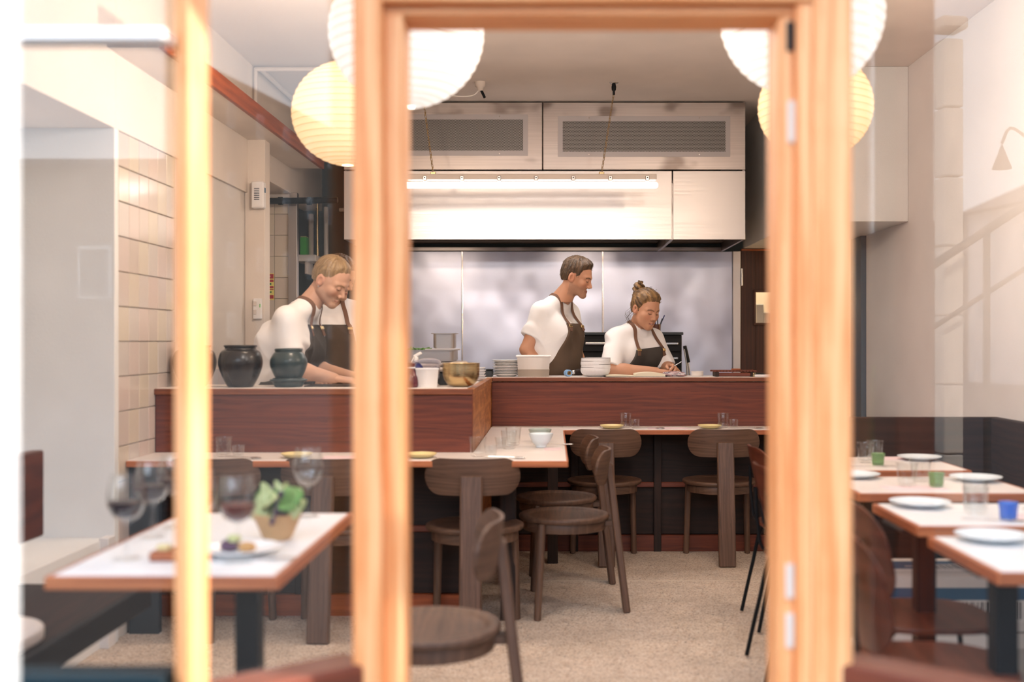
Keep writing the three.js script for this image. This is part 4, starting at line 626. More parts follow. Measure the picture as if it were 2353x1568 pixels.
  { const g = new THREE.SphereGeometry(1, 48, 24), p = g.attributes.position; for (let i = 0; i < p.count; i++) { const x = p.getX(i), y = p.getY(i), z = p.getZ(i), q = 0.75 + 0.5 * n3(x * 3 + 4, y * 2, z * 3) + 0.2 * n3(x * 9, y * 7, z * 9); p.setXYZ(i, x * 0.066 * q, Math.max(0, 0.013 + y * 0.017 * q), z * 0.05 * q); } g.computeVertexNormals();
    put('crumpled_wrap', 'crumpled printed wrapper on the bar right of the open book', 'wrapper', g, std({ roughness: 0.5, map: texture(128, 128, 0.4, 0.5, (u, v, c) => { const a = fb(u, v, 7, 9, 400), k = a > 0.55 ? [226, 216, 216] : a > 0.42 ? [40, 36, 66] : [190, 150, 150]; for (let q = 0; q < 3; q++) c[q] = k[q]; }) }), 0.755, BT, 6.99); }
  put('steel_ring', 'shallow clear dish on the bar behind the wrapper', 'dish', latheC([[0, 0.002], [0.034, 0], [0.037, 0.004], [0.038, 0.028], [0.04, 0.03], [0.0365, 0.029], [0.035, 0.006], [0, 0.005]], 32, 4), M.milky, 0.905, BT, 7.08);
  { const t = thing('wooden_tray', 'wooden footed tray with a slatted top on the right of the bar', 'tray', [1.12, BT, -7.02]); for (const x of [-0.108, 0.108]) part('foot', at(box(0.022, 0.03, 0.13, 0.003), x, 0.015, 0), M.darkMahogany, t); part('tray_rail', at(box(0.2, 0.022, 0.016, 0.003), 0, 0.013, 0.05), M.mahogany, t); part('tray_rail', at(box(0.27, 0.01, 0.02, 0.002), 0, 0.034, 0.055), M.mahogany, t); part('tray_rail', at(box(0.27, 0.01, 0.02, 0.002), 0, 0.034, -0.055), M.mahogany, t); for (let i = 0; i < 12; i++) part('slat', at(box(0.008, 0.006, 0.13, 0.001), -0.11 + i * 0.02, 0.034, 0), M.chrome, t); part('handle', at(box(0.06, 0.008, 0.014, 0.003), 0.02, 0.044, -0.02), M.edgeWood, t);
    const f = thing('paper_folder', 'flat stack of papers in a dark clip at the right end of the bar', 'papers', [1.36, BT, -7.02]); part('sheets', at(box(0.24, 0.014, 0.16, 0.001), 0, 0.008, 0), M.pageWhite, f); part('cover', at(box(0.25, 0.003, 0.17, 0.001), 0, 0.018, 0), M.blackMatt, f); part('clip', at(box(0.02, 0.024, 0.05, 0.003), -0.12, 0.012, 0.05), M.brass, f); }
}
// black drawer unit and its things behind the cooks
{
  const t = thing('drawer_unit', 'black drawer unit with steel handles behind the two right hand cooks', 'drawer unit');
  part('cabinet_body', span(0.205, 0.955, 0, 1.325, 8.37, 8.95, 0.004), M.blackMatt, t); part('cabinet_top', span(0.19, 0.965, 1.325, 1.345, 8.35, 8.96, 0.003), M.greySlate, t);
  for (let i = 0; i < 4; i++) { const y = 1.31 - 0.108 * (i + 1), d = part('drawer', span(0.215, 0.945, y, y + 0.10, 8.355, 8.37, 0.003), M.blackMatt, t); part('handle', span(0.24, 0.925, y + 0.052, y + 0.068, 8.335, 8.356, 0.003), M.chrome, d); }
  const c = thing('pen_cup', 'small red brown cup of pens on the black drawer unit behind the woman', 'cup', [0.775, 1.3455, -8.45]);
  part('cup', lathe([[0, 0], [0.028, 0], [0.03, 0.004], [0.032, 0.06], [0.029, 0.06], [0.027, 0.006], [0, 0.005]], 22), M.plywood, c); for (let i = 0; i < 6; i++) part('pen', rod([rr(-0.015, 0.015), 0.01, rr(-0.015, 0.015)], [rr(-0.05, 0.07), rr(0.09, 0.13), rr(-0.03, 0.03)], 0.004), [M.blackMatt, M.greySlate, M.navy][i % 3], c);
  const k = thing('tongs', 'pair of steel tongs hanging at the side of the black drawer unit', 'tongs', [0.97, 0, -8.36]);
  part('arm', tube([[0.0, 1.22, 0], [0.03, 1.12, 0], [0.045, 0.98, 0], [0.05, 0.9, 0]], 0.006, 8, 20), M.chrome, k); part('arm', tube([[0.0, 1.22, 0.02], [0.018, 1.1, 0.02], [0.02, 0.98, 0.02], [0.02, 0.9, 0.02]], 0.006, 8, 20), M.chrome, k); part('grip', rod([0.004, 1.245, 0.01], [0.03, 1.12, 0.01], 0.014, 0.016), M.blackMatt, k);
}

// ================================================================ people: smooth distance fields meshed by surface nets
const smin = (a, b, k) => { const h = Math.max(k - Math.abs(a - b), 0) / k; return Math.min(a, b) - h * h * k * 0.25; }, smax = (a, b, k) => -smin(-a, -b, k);
function cap(x, y, z, a, b, ra, rb) {
  const ex = b[0] - a[0], ey = b[1] - a[1], ez = b[2] - a[2], px = x - a[0], py = y - a[1], pz = z - a[2];
  const t = Math.min(1, Math.max(0, (px * ex + py * ey + pz * ez) / (ex * ex + ey * ey + ez * ez))), dx = px - ex * t, dy = py - ey * t, dz = pz - ez * t;
  return Math.sqrt(dx * dx + dy * dy + dz * dz) - (ra + (rb - ra) * t);
}
function ell(x, y, z, c, r) { const px = (x - c[0]) / r[0], py = (y - c[1]) / r[1], pz = (z - c[2]) / r[2], k0 = Math.hypot(px, py, pz), k1 = Math.hypot(px / r[0], py / r[1], pz / r[2]); return k1 < 1e-9 ? -Math.min(...r) : (k0 * (k0 - 1)) / k1; }
const sph = (x, y, z, c, r) => Math.hypot(x - c[0], y - c[1], z - c[2]) - r;
function net(f, lo, hi, c, colour) {
  const n = [0, 1, 2].map((k) => Math.ceil((hi[k] - lo[k]) / c) + 1), [nx, ny, nz] = n, V = new Float32Array(nx * ny * nz), at3 = (i, j, k) => (i * ny + j) * nz + k, B = 4;
  for (let i0 = 0; i0 < nx; i0 += B) for (let j0 = 0; j0 < ny; j0 += B) for (let k0 = 0; k0 < nz; k0 += B) {
    const m = f(lo[0] + (i0 + 1.5) * c, lo[1] + (j0 + 1.5) * c, lo[2] + (k0 + 1.5) * c), far = Math.abs(m) > c * 2.6 * 1.7 + 0.016;
    for (let i = i0; i < Math.min(i0 + B, nx); i++) for (let j = j0; j < Math.min(j0 + B, ny); j++) for (let k = k0; k < Math.min(k0 + B, nz); k++) V[at3(i, j, k)] = far ? m : f(lo[0] + i * c, lo[1] + j * c, lo[2] + k * c);
  }
  const id = new Int32Array(nx * ny * nz).fill(-1), P = [], N = [], C = [], F = [], corner = [];
  for (let q = 0; q < 8; q++) corner.push([q & 1, (q >> 1) & 1, q >> 2]);
  const edges = []; for (let a = 0; a < 8; a++) for (let b = a + 1; b < 8; b++) if ([1, 2, 4].includes(a ^ b)) edges.push([a, b]);
  for (let i = 0; i < nx - 1; i++) for (let j = 0; j < ny - 1; j++) for (let k = 0; k < nz - 1; k++) {
    const v = corner.map((o) => V[at3(i + o[0], j + o[1], k + o[2])]); let neg = 0; for (const w of v) if (w < 0) neg++;
    if (neg === 0 || neg === 8) continue;
    let x = 0, y = 0, z = 0, s = 0;
    for (const [a, b] of edges) if ((v[a] < 0) !== (v[b] < 0)) { const t = v[a] / (v[a] - v[b]), A = corner[a], D = corner[b]; x += A[0] + (D[0] - A[0]) * t; y += A[1] + (D[1] - A[1]) * t; z += A[2] + (D[2] - A[2]) * t; s++; }
    x = lo[0] + (i + x / s) * c; y = lo[1] + (j + y / s) * c; z = lo[2] + (k + z / s) * c; id[at3(i, j, k)] = P.length / 3; P.push(x, y, z);
    const e = c * 0.4, g = [f(x + e, y, z) - f(x - e, y, z), f(x, y + e, z) - f(x, y - e, z), f(x, y, z + e) - f(x, y, z - e)], l = Math.hypot(...g) || 1; N.push(g[0] / l, g[1] / l, g[2] / l);
    if (colour) C.push(...colour(x, y, z));
  }
  for (let i = 1; i < nx - 1; i++) for (let j = 1; j < ny - 1; j++) for (let k = 1; k < nz - 1; k++) {
    const v0 = V[at3(i, j, k)] < 0;
    for (let q = 0; q < 3; q++) {
      const v1 = V[q === 0 ? at3(i + 1, j, k) : q === 1 ? at3(i, j + 1, k) : at3(i, j, k + 1)] < 0; if (v0 === v1) continue;
      const Q = q === 0 ? [id[at3(i, j - 1, k - 1)], id[at3(i, j, k - 1)], id[at3(i, j, k)], id[at3(i, j - 1, k)]] : q === 1 ? [id[at3(i - 1, j, k - 1)], id[at3(i - 1, j, k)], id[at3(i, j, k)], id[at3(i, j, k - 1)]] : [id[at3(i - 1, j - 1, k)], id[at3(i, j - 1, k)], id[at3(i, j, k)], id[at3(i - 1, j, k)]];
      if (Q.some((w) => w < 0)) continue; if (!v0) Q.reverse(); F.push(Q[0], Q[1], Q[2], Q[0], Q[2], Q[3]);
    }
  }
  const g = new THREE.BufferGeometry(); g.setAttribute('position', new THREE.Float32BufferAttribute(P, 3)); g.setAttribute('normal', new THREE.Float32BufferAttribute(N, 3)); if (colour) g.setAttribute('color', new THREE.Float32BufferAttribute(C, 3)); g.setIndex(F); return g;
}
const mix3 = (a, b, t) => [lerp(a[0], b[0], t), lerp(a[1], b[1], t), lerp(a[2], b[2], t)];
const add = (a, b, s = 1) => [a[0] + b[0] * s, a[1] + b[1] * s, a[2] + b[2] * s], sub = (a, b) => [a[0] - b[0], a[1] - b[1], a[2] - b[2]], nrm = (a) => { const l = Math.hypot(...a) || 1; return [a[0] / l, a[1] / l, a[2] / l]; }, crs = (a, b) => [a[1] * b[2] - a[2] * b[1], a[2] * b[0] - a[0] * b[2], a[0] * b[1] - a[1] * b[0]];
const skinMat = std({ vertexColors: true, roughness: 0.55 }), hairMat = std({ vertexColors: true, roughness: 0.5 });
const shirtMat = std({ color: lin(0.82, 0.80, 0.80), roughness: 0.95 }), jeansMat = std({ color: lin(0.02, 0.025, 0.035), roughness: 0.9 }), shoeMat = M.blackMatt;

// head in its own axes: +z face, +y up, chin at -0.115, crown at 0.125
function headField(o) {
  const jw = o.jaw ?? 0.046, ck = o.cheek ?? 0.022, ns = o.nose ?? 1;
  return (x, y, z) => {
    const ax = Math.abs(x);
    let d = ell(x, y, z, [0, 0.037, -0.012], [0.0745, 0.088, 0.097]);
    d = smin(d, ell(x, y, z, [0, -0.022, 0.022], [0.0615, 0.082, 0.064]), 0.035);
    d = smin(d, cap(ax, y, z, [jw, -0.056, 0.002], [0.012, -0.098, 0.068], 0.020, 0.017), 0.03);
    d = smin(d, sph(x, y, z, [0, -0.100, o.soft ? 0.065 : 0.071], 0.018), 0.02); if (o.soft) d = smin(d, ell(x, y, z, [0, -0.05, 0.032], [0.058, 0.056, 0.050]), 0.03);
    d = smin(d, sph(ax, y, z, [0.043, -0.026, 0.054], ck), 0.02);
    d = smin(d, cap(ax, y, z, [0.012, 0.020, 0.082], [0.045, 0.017, 0.064], o.soft ? 0.008 : 0.011, o.soft ? 0.008 : 0.010), 0.016);
    d = smax(d, -sph(ax, y, z, [0.031, 0.001, 0.1], 0.0165), 0.014);
    d = smin(d, sph(ax, y, z, [0.030, -0.001, 0.0745], 0.0135), 0.004);
    d = smin(d, cap(x, y, z, [0, 0.008, 0.083], [0, -0.033, 0.083 + 0.023 * ns], 0.0075, 0.0095), 0.014);
    d = smin(d, sph(ax, y, z, [0.0105, -0.040, 0.093], 0.0085), 0.008);
    d = smin(d, cap(ax, y, z, [0, -0.0655, 0.0865], [0.019, -0.069, 0.076], 0.0052, 0.0035), 0.008);
    d = smin(d, cap(ax, y, z, [0, -0.0765, 0.0845], [0.017, -0.0745, 0.075], 0.0062, 0.004), 0.009);
    if (o.smile) d = smax(d, -cap(ax, y, z, [0, -0.0712, 0.096], [0.017, -0.0695, 0.085], 0.0026, 0.0016), 0.003);
    const ex = ax - 0.074 - Math.max(0, -z - 0.012) * 0.28; d = smin(d, Math.max(ell(ex, y + 0.006 + 0.15 * (z + 0.012), z, [0, 0, -0.014], [0.011, 0.033, 0.021]), -ell(ex, y + 0.004, z, [0.011, 0, -0.009], [0.008, 0.020, 0.011])), 0.006);
    d = smin(d, cap(x, y, z, [0, -0.04, -0.028], [0, -0.19, -0.05], o.neck ?? 0.052, (o.neck ?? 0.052) + 0.006), 0.028);
    return d;
  };
}
function faceColour(o, x, y, z) {
  const ax = Math.abs(x); let c = mix3(o.skin, mix3(o.skin, [0.55, 0.17, 0.11], 0.35), clamp(step(0.03, 0.006, Math.hypot(ax - 0.04, y + 0.032)) * 0.8 * (z > 0.03) + (ax > 0.073 && z < 0.01 && y < 0.04 && y > -0.05 ? 0.6 : 0), 0, 1));
  if (o.stubble && z > -0.02) c = mix3(c, o.stubble, 0.5 * step(-0.038, -0.062, y - 0.25 * (0.05 - z)) * step(-0.13, -0.11, y) * (0.7 + 0.5 * n3(x * 400, y * 400, z * 400)));
  if (z > 0.055) {
    const bw = (ax - 0.031) / 0.021, by = 0.0185 - 0.006 * bw * bw + 0.002; if (Math.abs(bw) < 1) c = mix3(c, o.brow, 0.85 * step(0.0048, 0.002, Math.abs(y - by)));
    const ew = (ax - 0.030) / 0.0145; if (Math.abs(ew) < 1) { const ey = -0.0035 - 0.0035 * (1 - ew * ew); c = mix3(c, [0.03, 0.018, 0.014], 0.95 * step(0.0036, 0.0014, Math.abs(y - ey)) * (1 - 0.3 * ew * ew)); c = mix3(c, mix3(o.skin, [0.3, 0.12, 0.09], 0.5), 0.35 * step(0.012, 0.004, Math.abs(y - 0.003))); }
    const lw = ax / 0.021; if (lw < 1 && z > 0.07) { c = mix3(c, o.lip, 0.75 * step(0.0085, 0.005, Math.abs(y + 0.0705) + 0.004 * lw * lw)); c = mix3(c, [0.09, 0.02, 0.018], 0.85 * step(0.0022, 0.0008, Math.abs(y + 0.0712 - 0.0016 * lw * lw))); if (o.smile && lw < 0.6) c = mix3(c, [0.75, 0.7, 0.66], 0.6 * step(0.0014, 0.0005, Math.abs(y + 0.0706))); }
    if (Math.hypot(ax - 0.007, y + 0.045) < 0.0035 && z < 0.102) c = mix3(c, [0.1, 0.03, 0.02], 0.7);
  }
  return c;
}
function rot(o) { const m = new THREE.Matrix4().makeRotationFromEuler(new THREE.Euler(o.pitch, o.yaw, o.roll ?? 0, 'YXZ')), e = m.elements; return { inv: (x, y, z) => [e[0] * x + e[1] * y + e[2] * z, e[4] * x + e[5] * y + e[6] * z, e[8] * x + e[9] * y + e[10] * z], m }; }
// hand: wrist, direction of the fingers, direction the palm faces, side of the thumb (along crs(dir, palm) times s)
function handField(w, dir, palm, s, curl) {
  dir = nrm(dir); const sd = nrm(crs(dir, palm)).map((v) => v * s); palm = nrm(crs(sd, dir)).map((v) => v * s);
  if (palm[0] * 0 + 1) { /* keep the palm direction as given */ }
  const P = (f, l, p) => add(add(add(w, dir, f), sd, l), palm, p), caps = [];
  const K = [[0.088, 0.030], [0.092, 0.010], [0.088, -0.010], [0.080, -0.028]], L = [[0.040, 0.025, 0.019], [0.044, 0.029, 0.020], [0.041, 0.027, 0.019], [0.032, 0.020, 0.017]], R = [0.0088, 0.0092, 0.0088, 0.0078];
  K.forEach(([f, l], i) => {
    caps.push([P(0.004, l * 0.45, 0), P(f, l, 0), 0.014, 0.0105]);
    let a = 0, q = P(f, l, 0); for (let k = 0; k < 3; k++) { a += curl * (k === 0 ? 0.75 : 1) * (1 + 0.1 * (i - 1)); const n = add(add(q, dir, Math.cos(a) * L[i][k]), palm, Math.sin(a) * L[i][k]); const sp = add(n, sd, (l * 0.06)); caps.push([q, sp, R[i] - k * 0.0008, R[i] - 0.001 - k * 0.0008]); q = sp; }
  });
  const t0 = P(0.022, 0.022, 0.006), t1 = P(0.052, 0.047, 0.018), t2 = P(0.080, 0.050, 0.026 + 0.01 * curl), t3 = P(0.100, 0.042, 0.030 + 0.014 * curl);
  const th = [[t0, t1, 0.014, 0.0115], [t1, t2, 0.0112, 0.0098], [t2, t3, 0.0098, 0.0082]];
  const f = (x, y, z) => { let palmD = 1, d = 1; caps.forEach((c, i) => { const v = cap(x, y, z, c[0], c[1], c[2], c[3]); if (i % 4 === 0) palmD = smin(palmD, v, 0.014); }); d = palmD; for (let i = 0; i < 4; i++) { let fd = 1; for (let k = 1; k < 4; k++) { const c = caps[i * 4 + k]; fd = smin(fd, cap(x, y, z, c[0], c[1], c[2], c[3]), 0.004); } d = smin(d, fd, 0.005); } let td = 1; for (const c of th) td = smin(td, cap(x, y, z, c[0], c[1], c[2], c[3]), 0.006); return smin(d, td, 0.008); };
  const all = [...caps, ...th].flatMap((c) => [c[0], c[1]]), lo = [0, 1, 2].map((k) => Math.min(w[k], ...all.map((p) => p[k])) - 0.022), hi = [0, 1, 2].map((k) => Math.max(w[k], ...all.map((p) => p[k])) + 0.022);
  return { f, lo, hi };
}
function ribbon(pts, nor, w, t) {
  const n = pts.length, P = [], F = []; for (let i = 0; i < n; i++) { const tg = nrm(sub(pts[Math.min(n - 1, i + 1)], pts[Math.max(0, i - 1)])), s = nrm(crs(tg, nor[i])); for (const [a, b] of [[-1, 0], [1, 0], [1, 1], [-1, 1]]) P.push(...add(add(pts[i], s, (a * w) / 2), nor[i], b * t)); }
  for (let i = 0; i < n - 1; i++) for (let k = 0; k < 4; k++) { const a = i * 4 + k, b = i * 4 + ((k + 1) % 4); F.push(a, b, b + 4, a, b + 4, a + 4); }
  F.push(0, 2, 1, 0, 3, 2); const e = (n - 1) * 4; F.push(e, e + 1, e + 2, e, e + 2, e + 3);
  const g = new THREE.BufferGeometry(); g.setAttribute('position', new THREE.Float32BufferAttribute(P, 3)); g.setIndex(F); return toCreasedNormals(g, 0.7);
}
function makePerson(o) {
  const t = thing('person', o.label, 'person', [o.x, 0, -o.d], o.turn), J = o.J, H = o.head, R = rot(H), hf = headField(o);
  const toHead = (x, y, z) => R.inv(x - H.at[0], y - H.at[1], z - H.at[2]), headD = (x, y, z) => { const q = toHead(x, y, z); return hf(...q); };
  const fromHead = (p) => { const v = new THREE.Vector3(...p).applyMatrix4(R.m); return [v.x + H.at[0], v.y + H.at[1], v.z + H.at[2]]; };
  const bx = o.broad ?? 0.075, br = o.girth ?? 0.118;
  const off = (p, x, z = 0) => [p[0] + x, p[1], p[2] + z];
  const trunk = (x, y, z) => { let d = 1; for (const s of [-1, 1]) { d = smin(d, cap(x, y, z, off(J.hip, s * bx * 0.95), off(J.waist, s * bx * 0.9), br, br * 0.97), 0.07); d = smin(d, cap(x, y, z, off(J.waist, s * bx * 0.9), off(J.chest, s * bx * 1.15), br * 0.97, br * 1.04), 0.07); } return d; };
  const yoke = (x, y, z) => { let d = 1; for (const [sh, s] of [[J.shR, -1], [J.shL, 1]]) { d = smin(d, cap(x, y, z, add(J.neck, [s * 0.028, -0.022, -0.012]), sh, 0.056, 0.054), 0.05); d = smin(d, cap(x, y, z, off(J.chest, s * bx * 1.1), [sh[0] * 0.66, sh[1] - 0.085, sh[2]], br * 0.98, 0.078), 0.05); } if (o.bust) for (const s of [-1, 1]) d = smin(d, sph(x, y, z, off(J.chest, s * 0.07, 0.075), 0.075), 0.06); return d; };
  const neckTop = fromHead([0, -0.06, -0.03]);
  // skin: trunk a little inside the shirt, neck, arms; head and hands on finer grids
  const arms = (x, y, z) => { let d = 1; for (const [sh, el, wr] of [[J.shR, J.elR, J.wrR], [J.shL, J.elL, J.wrL]]) { const mid = add(el, sub(wr, el), 0.3); d = smin(d, smin(smin(cap(x, y, z, sh, el, o.armR ?? 0.05, 0.041), cap(x, y, z, el, mid, 0.041, 0.043), 0.02), cap(x, y, z, mid, wr, 0.043, 0.0275), 0.02), 0.01); } return d; };
  const skinF = (x, y, z) => smin(smin(smin(trunk(x, y, z), yoke(x, y, z), 0.06) + 0.02, arms(x, y, z), 0.02), cap(x, y, z, J.neck, neckTop, o.neckR ?? 0.06, 0.05), 0.03);
  const all = Object.values(J), lo = [0, 1, 2].map((k) => Math.min(...all.map((p) => p[k])) - 0.16), hi = [0, 1, 2].map((k) => Math.max(...all.map((p) => p[k])) + 0.16);
  const handR = handField(J.wrR, o.handR[0], o.handR[1], o.handR[2], o.handR[3]), handL = handField(J.wrL, o.handL[0], o.handL[1], o.handL[2], o.handL[3]);
  const flat = () => o.skin, hb = 0.16;
  const skin = mergeGeometries([net(skinF, lo, hi, 0.010, flat), net(headD, H.at.map((v) => v - hb), H.at.map((v) => v + hb), 0.0034, (x, y, z) => faceColour(o, ...toHead(x, y, z))), net(handR.f, handR.lo, handR.hi, 0.0032, flat), net(handL.f, handL.lo, handL.hi, 0.0032, flat)]);
  part('body', skin, skinMat, t);
  // shirt
  const sleeves = [[J.shR, J.elR], [J.shL, J.elL]].map(([a, b]) => { const e = add(a, sub(b, a), o.sleeve ?? 0.66), n = nrm(sub(b, a)); return { a, e, n }; });
  const folds = (x, y, z) => 0.009 * (n3(x * 9 + 3 * y, y * 7 - 4 * x + o.x * 7, z * 9) - 0.5) * 2 + 0.006 * Math.sin((x * 0.8 + y * 1.1 + z * 0.6) * 46 + 6 * n3(x * 6, y * 6, z * 6)) * step(0.45, 0.75, n3(x * 7 + 9, y * 5 + o.d, z * 7));
  const shirtF = (x, y, z) => {
    let d = smin(trunk(x, y, z), yoke(x, y, z), 0.06) - 0.006;
    for (const s of sleeves) { const a = cap(x, y, z, s.a, add(s.e, s.n, 0.06), 0.062, o.sleeveR ?? 0.074) , pl = (x - s.e[0]) * s.n[0] + (y - s.e[1]) * s.n[1] + (z - s.e[2]) * s.n[2]; d = smin(d, smax(a, pl, 0.006), 0.045); }
    d += folds(x, y, z);
    d = smax(d, -cap(x, y, z, add(J.neck, [0, 0.022, 0.014]), add(neckTop, [0, 0.05, 0]), (o.neckR ?? 0.06) + 0.003, 0.072), 0.008);
    return Math.max(d, J.hip[1] - 0.06 - y);
  };
  part('shirt', net(shirtF, [lo[0], J.hip[1] - 0.08, lo[2]], hi, 0.0072), shirtMat, t);
  // apron: lies over trunk and chest in front
  const spineZ = (y) => y > J.chest[1] ? lerp(J.chest[2], J.neck[2], clamp((y - J.chest[1]) / (J.neck[1] - J.chest[1]), 0, 1)) : y > J.waist[1] ? lerp(J.waist[2], J.chest[2], (y - J.waist[1]) / (J.chest[1] - J.waist[1])) : lerp(J.hip[2], J.waist[2], clamp((y - J.hip[1]) / (J.waist[1] - J.hip[1]), 0, 1));
  const bib = o.bib, bw = o.bibW ?? 0.115;
  const apronF = (x, y, z) => {
    const wide = lerp(bw, 0.245, Math.pow(clamp((bib - y) / (o.flare ?? 0.34), 0, 1), 1.5)), core = smin(trunk(x, y, z), yoke(x, y, z), 0.06) - 0.018 + folds(x, y, z);
    let d = smax(core, Math.abs(x - (o.bibX ?? 0)) - wide, 0.004); d = smax(d, y - bib - 0.2 * (x - (o.bibX ?? 0)) * (o.bibTilt ?? 0), 0.004); return Math.max(d, spineZ(y) - 0.005 - z, J.hip[1] - 0.35 - y);
  };
  part('apron', net((x, y, z) => apronF(x, y, z), [lo[0], J.hip[1] - 0.12, lo[2]], hi, 0.0068), o.apron, t);
  const over = (x, y, z) => Math.min(shirtF(x, y, z), skinF(x, y, z), apronF(x, y, z) );
  for (const s of [-1, 1]) {
    const c = (o.bibX ?? 0) + s * (bw - 0.012), P0 = [[c, bib - 0.05, spineZ(bib) + 0.17], [c, bib, spineZ(bib) + 0.16], [lerp(c, s * 0.075, 0.5), lerp(bib, J.neck[1], 0.55), J.neck[2] + 0.11], [s * 0.078, J.neck[1] + 0.005, J.neck[2] + 0.05], [s * 0.075, J.neck[1] + 0.04, J.neck[2] - 0.02], [s * 0.045, J.neck[1] + 0.055, J.neck[2] - 0.075], [0, J.neck[1] + 0.058, J.neck[2] - 0.09]];
    const cu = new THREE.CatmullRomCurve3(P0.map((p) => new THREE.Vector3(...p)), false, 'centripetal').getPoints(44), pts = [], nor = [];
    for (const p of cu) { let q = [p.x, p.y, p.z], g; for (let it = 0; it < 8; it++) { const e = 0.004; g = nrm([over(q[0] + e, q[1], q[2]) - over(q[0] - e, q[1], q[2]), over(q[0], q[1] + e, q[2]) - over(q[0], q[1] - e, q[2]), over(q[0], q[1], q[2] + e) - over(q[0], q[1], q[2] - e)]); q = add(q, g, -(over(...q) - 0.001) * 0.8); } pts.push(q); nor.push(g); }
    for (let k = 0; k < 3; k++) for (let i = 1; i < pts.length - 1; i++) { pts[i] = add(add(pts[i - 1], pts[i + 1]).map((v) => v * 0.25), pts[i], 0.5); nor[i] = nrm(add(add(nor[i - 1], nor[i + 1]), nor[i], 2)); }
    part('apron_strap', ribbon(pts, nor, 0.024, 0.004), o.strap ?? o.apron, t);
    const bk = pts[6], bn = nor[6], q = new THREE.Quaternion().setFromUnitVectors(new THREE.Vector3(0, 0, 1), new THREE.Vector3(...bn)), g = box(0.032, 0.018, 0.006, 0.002); g.applyMatrix4(new THREE.Matrix4().compose(new THREE.Vector3(...add(bk, bn, 0.005)), q, new THREE.Vector3(1, 1, 1))); part('strap_buckle', g, M.brass, t);
  }
  // hair
  const hl = o.hairline, line = (z) => { for (let i = 1; i < hl.length; i++) if (z > hl[i][0]) return lerp(hl[i][1], hl[i - 1][1], clamp((z - hl[i][0]) / (hl[i - 1][0] - hl[i][0]), 0, 1)); return hl[hl.length - 1][1]; };
  const streak = o.streak ?? ((x, y, z) => { const a = Math.atan2(x, z + 0.03), r = Math.hypot(x, y - 0.03, z + 0.02), p = Math.acos(clamp((y - 0.03) / r, -1, 1)), w = 1.6 * n3(x * 28, y * 28, z * 28); return 0.55 * n3(a * 9 + w, p * 3.2 + w * 0.6, 3) + 0.45 * n3(a * 26 + w * 2, p * 5 + w, 7); });
  const hairF = (x, y, z) => {
    const q = toHead(x, y, z); let [a, b, c] = q; const th = o.hairThick;
    let d = ell(a, b, c, [0, 0.037, -0.012], [0.0745, 0.088, 0.097]); d = smin(d, ell(a, b, c, [0, 0.0, -0.035], [0.068, 0.085, 0.07]), 0.03);
    const up = step(0.02, 0.11, b); const rim = 0.2 + 0.8 * step(0.0, 0.04, b - line(c)); d -= th * (0.45 + 0.75 * up) * rim + (o.tuft ?? 0) * rim * up * step(0.0, 0.07, c);
    d += 0.0085 * (o.rough ?? 1) * (streak(a, b, c) - 0.5) + 0.0012 * (n3(a * 160, b * 160, c * 160) - 0.5);
    return smax(d, line(c) - b + 0.0022 * (n3(a * 160, b * 30, c * 160) - 0.5) + (o.temple ?? 0) * Math.max(0, Math.abs(a) - 0.03) * -0.2, 0.006);
  };
  const hc = (x, y, z) => { const q = toHead(x, y, z); return mix3(o.hair[0], o.hair[1], clamp(1.5 * streak(...q) - 0.25, 0, 1)); };
  const cap0 = net(hairF, H.at.map((v) => v - hb), H.at.map((v) => v + hb), 0.0034, hc), hp = cap0.attributes.position, hn = cap0.attributes.normal, locks = [cap0.toNonIndexed()];
  for (let i = 0; i < 1.7 * (o.locks ?? 420); i++) { // short locks that break the outline of the hair
    const k = Math.floor(rnd() * hp.count), p = [hp.getX(k), hp.getY(k), hp.getZ(k)], n = [hn.getX(k), hn.getY(k), hn.getZ(k)], q = toHead(...p), fl = sub(fromHead(add(q, o.bun ? [-q[0] * 0.3, 0.02, -0.1] : [q[0] * 0.6, -0.03, 0.06])), p), dot = fl[0] * n[0] + fl[1] * n[1] + fl[2] * n[2];
    const dir = nrm(add(add(nrm(add(fl, n, -dot)), n, o.bun ? 0.12 : 0.38), [rr(-0.4, 0.4), rr(-0.3, 0.3), rr(-0.4, 0.4)])), L = (o.lockL ?? 0.017) * rr(0.6, 1.2), g = new THREE.ConeGeometry(0.0017, L, 5, 1, true); g.translate(0, L * 0.42, 0);
    g.applyMatrix4(new THREE.Matrix4().compose(new THREE.Vector3(...add(p, n, -0.002)), new THREE.Quaternion().setFromUnitVectors(new THREE.Vector3(0, 1, 0), new THREE.Vector3(...dir)), new THREE.Vector3(1, 1, 1)));
    const w = g.toNonIndexed(); w.deleteAttribute('uv'); const c = mix3(o.hair[0], o.hair[1], rnd()), a = new Float32Array(w.attributes.position.count * 3); for (let m = 0; m < a.length; m += 3) a.set(c, m); w.setAttribute('color', new THREE.BufferAttribute(a, 3)); locks.push(w);
  }
  part('hair', mergeGeometries(locks), hairMat, t);
  if (o.bun) {
    const cB = [0.0, 0.112, -0.118], bunF = (x, y, z) => { const q = toHead(x, y, z), a = q[0] - cB[0], b = q[1] - cB[1], c = q[2] - cB[2], ang = Math.atan2(a, c), rad = Math.hypot(a, c); let d = ell(a, b, c, [0, 0, 0], [0.034, 0.043, 0.034]); d = smin(d, cap(a, b, c, [0, -0.065, 0.03], [0, -0.015, 0.0], 0.046, 0.026), 0.02); return d + 0.0055 * Math.sin(b * 190 + ang * 2.0) + 0.002 * Math.sin(ang * 9 + b * 120 + rad * 60) + 0.004 * (n3(a * 70, b * 70, c * 70) - 0.5); };
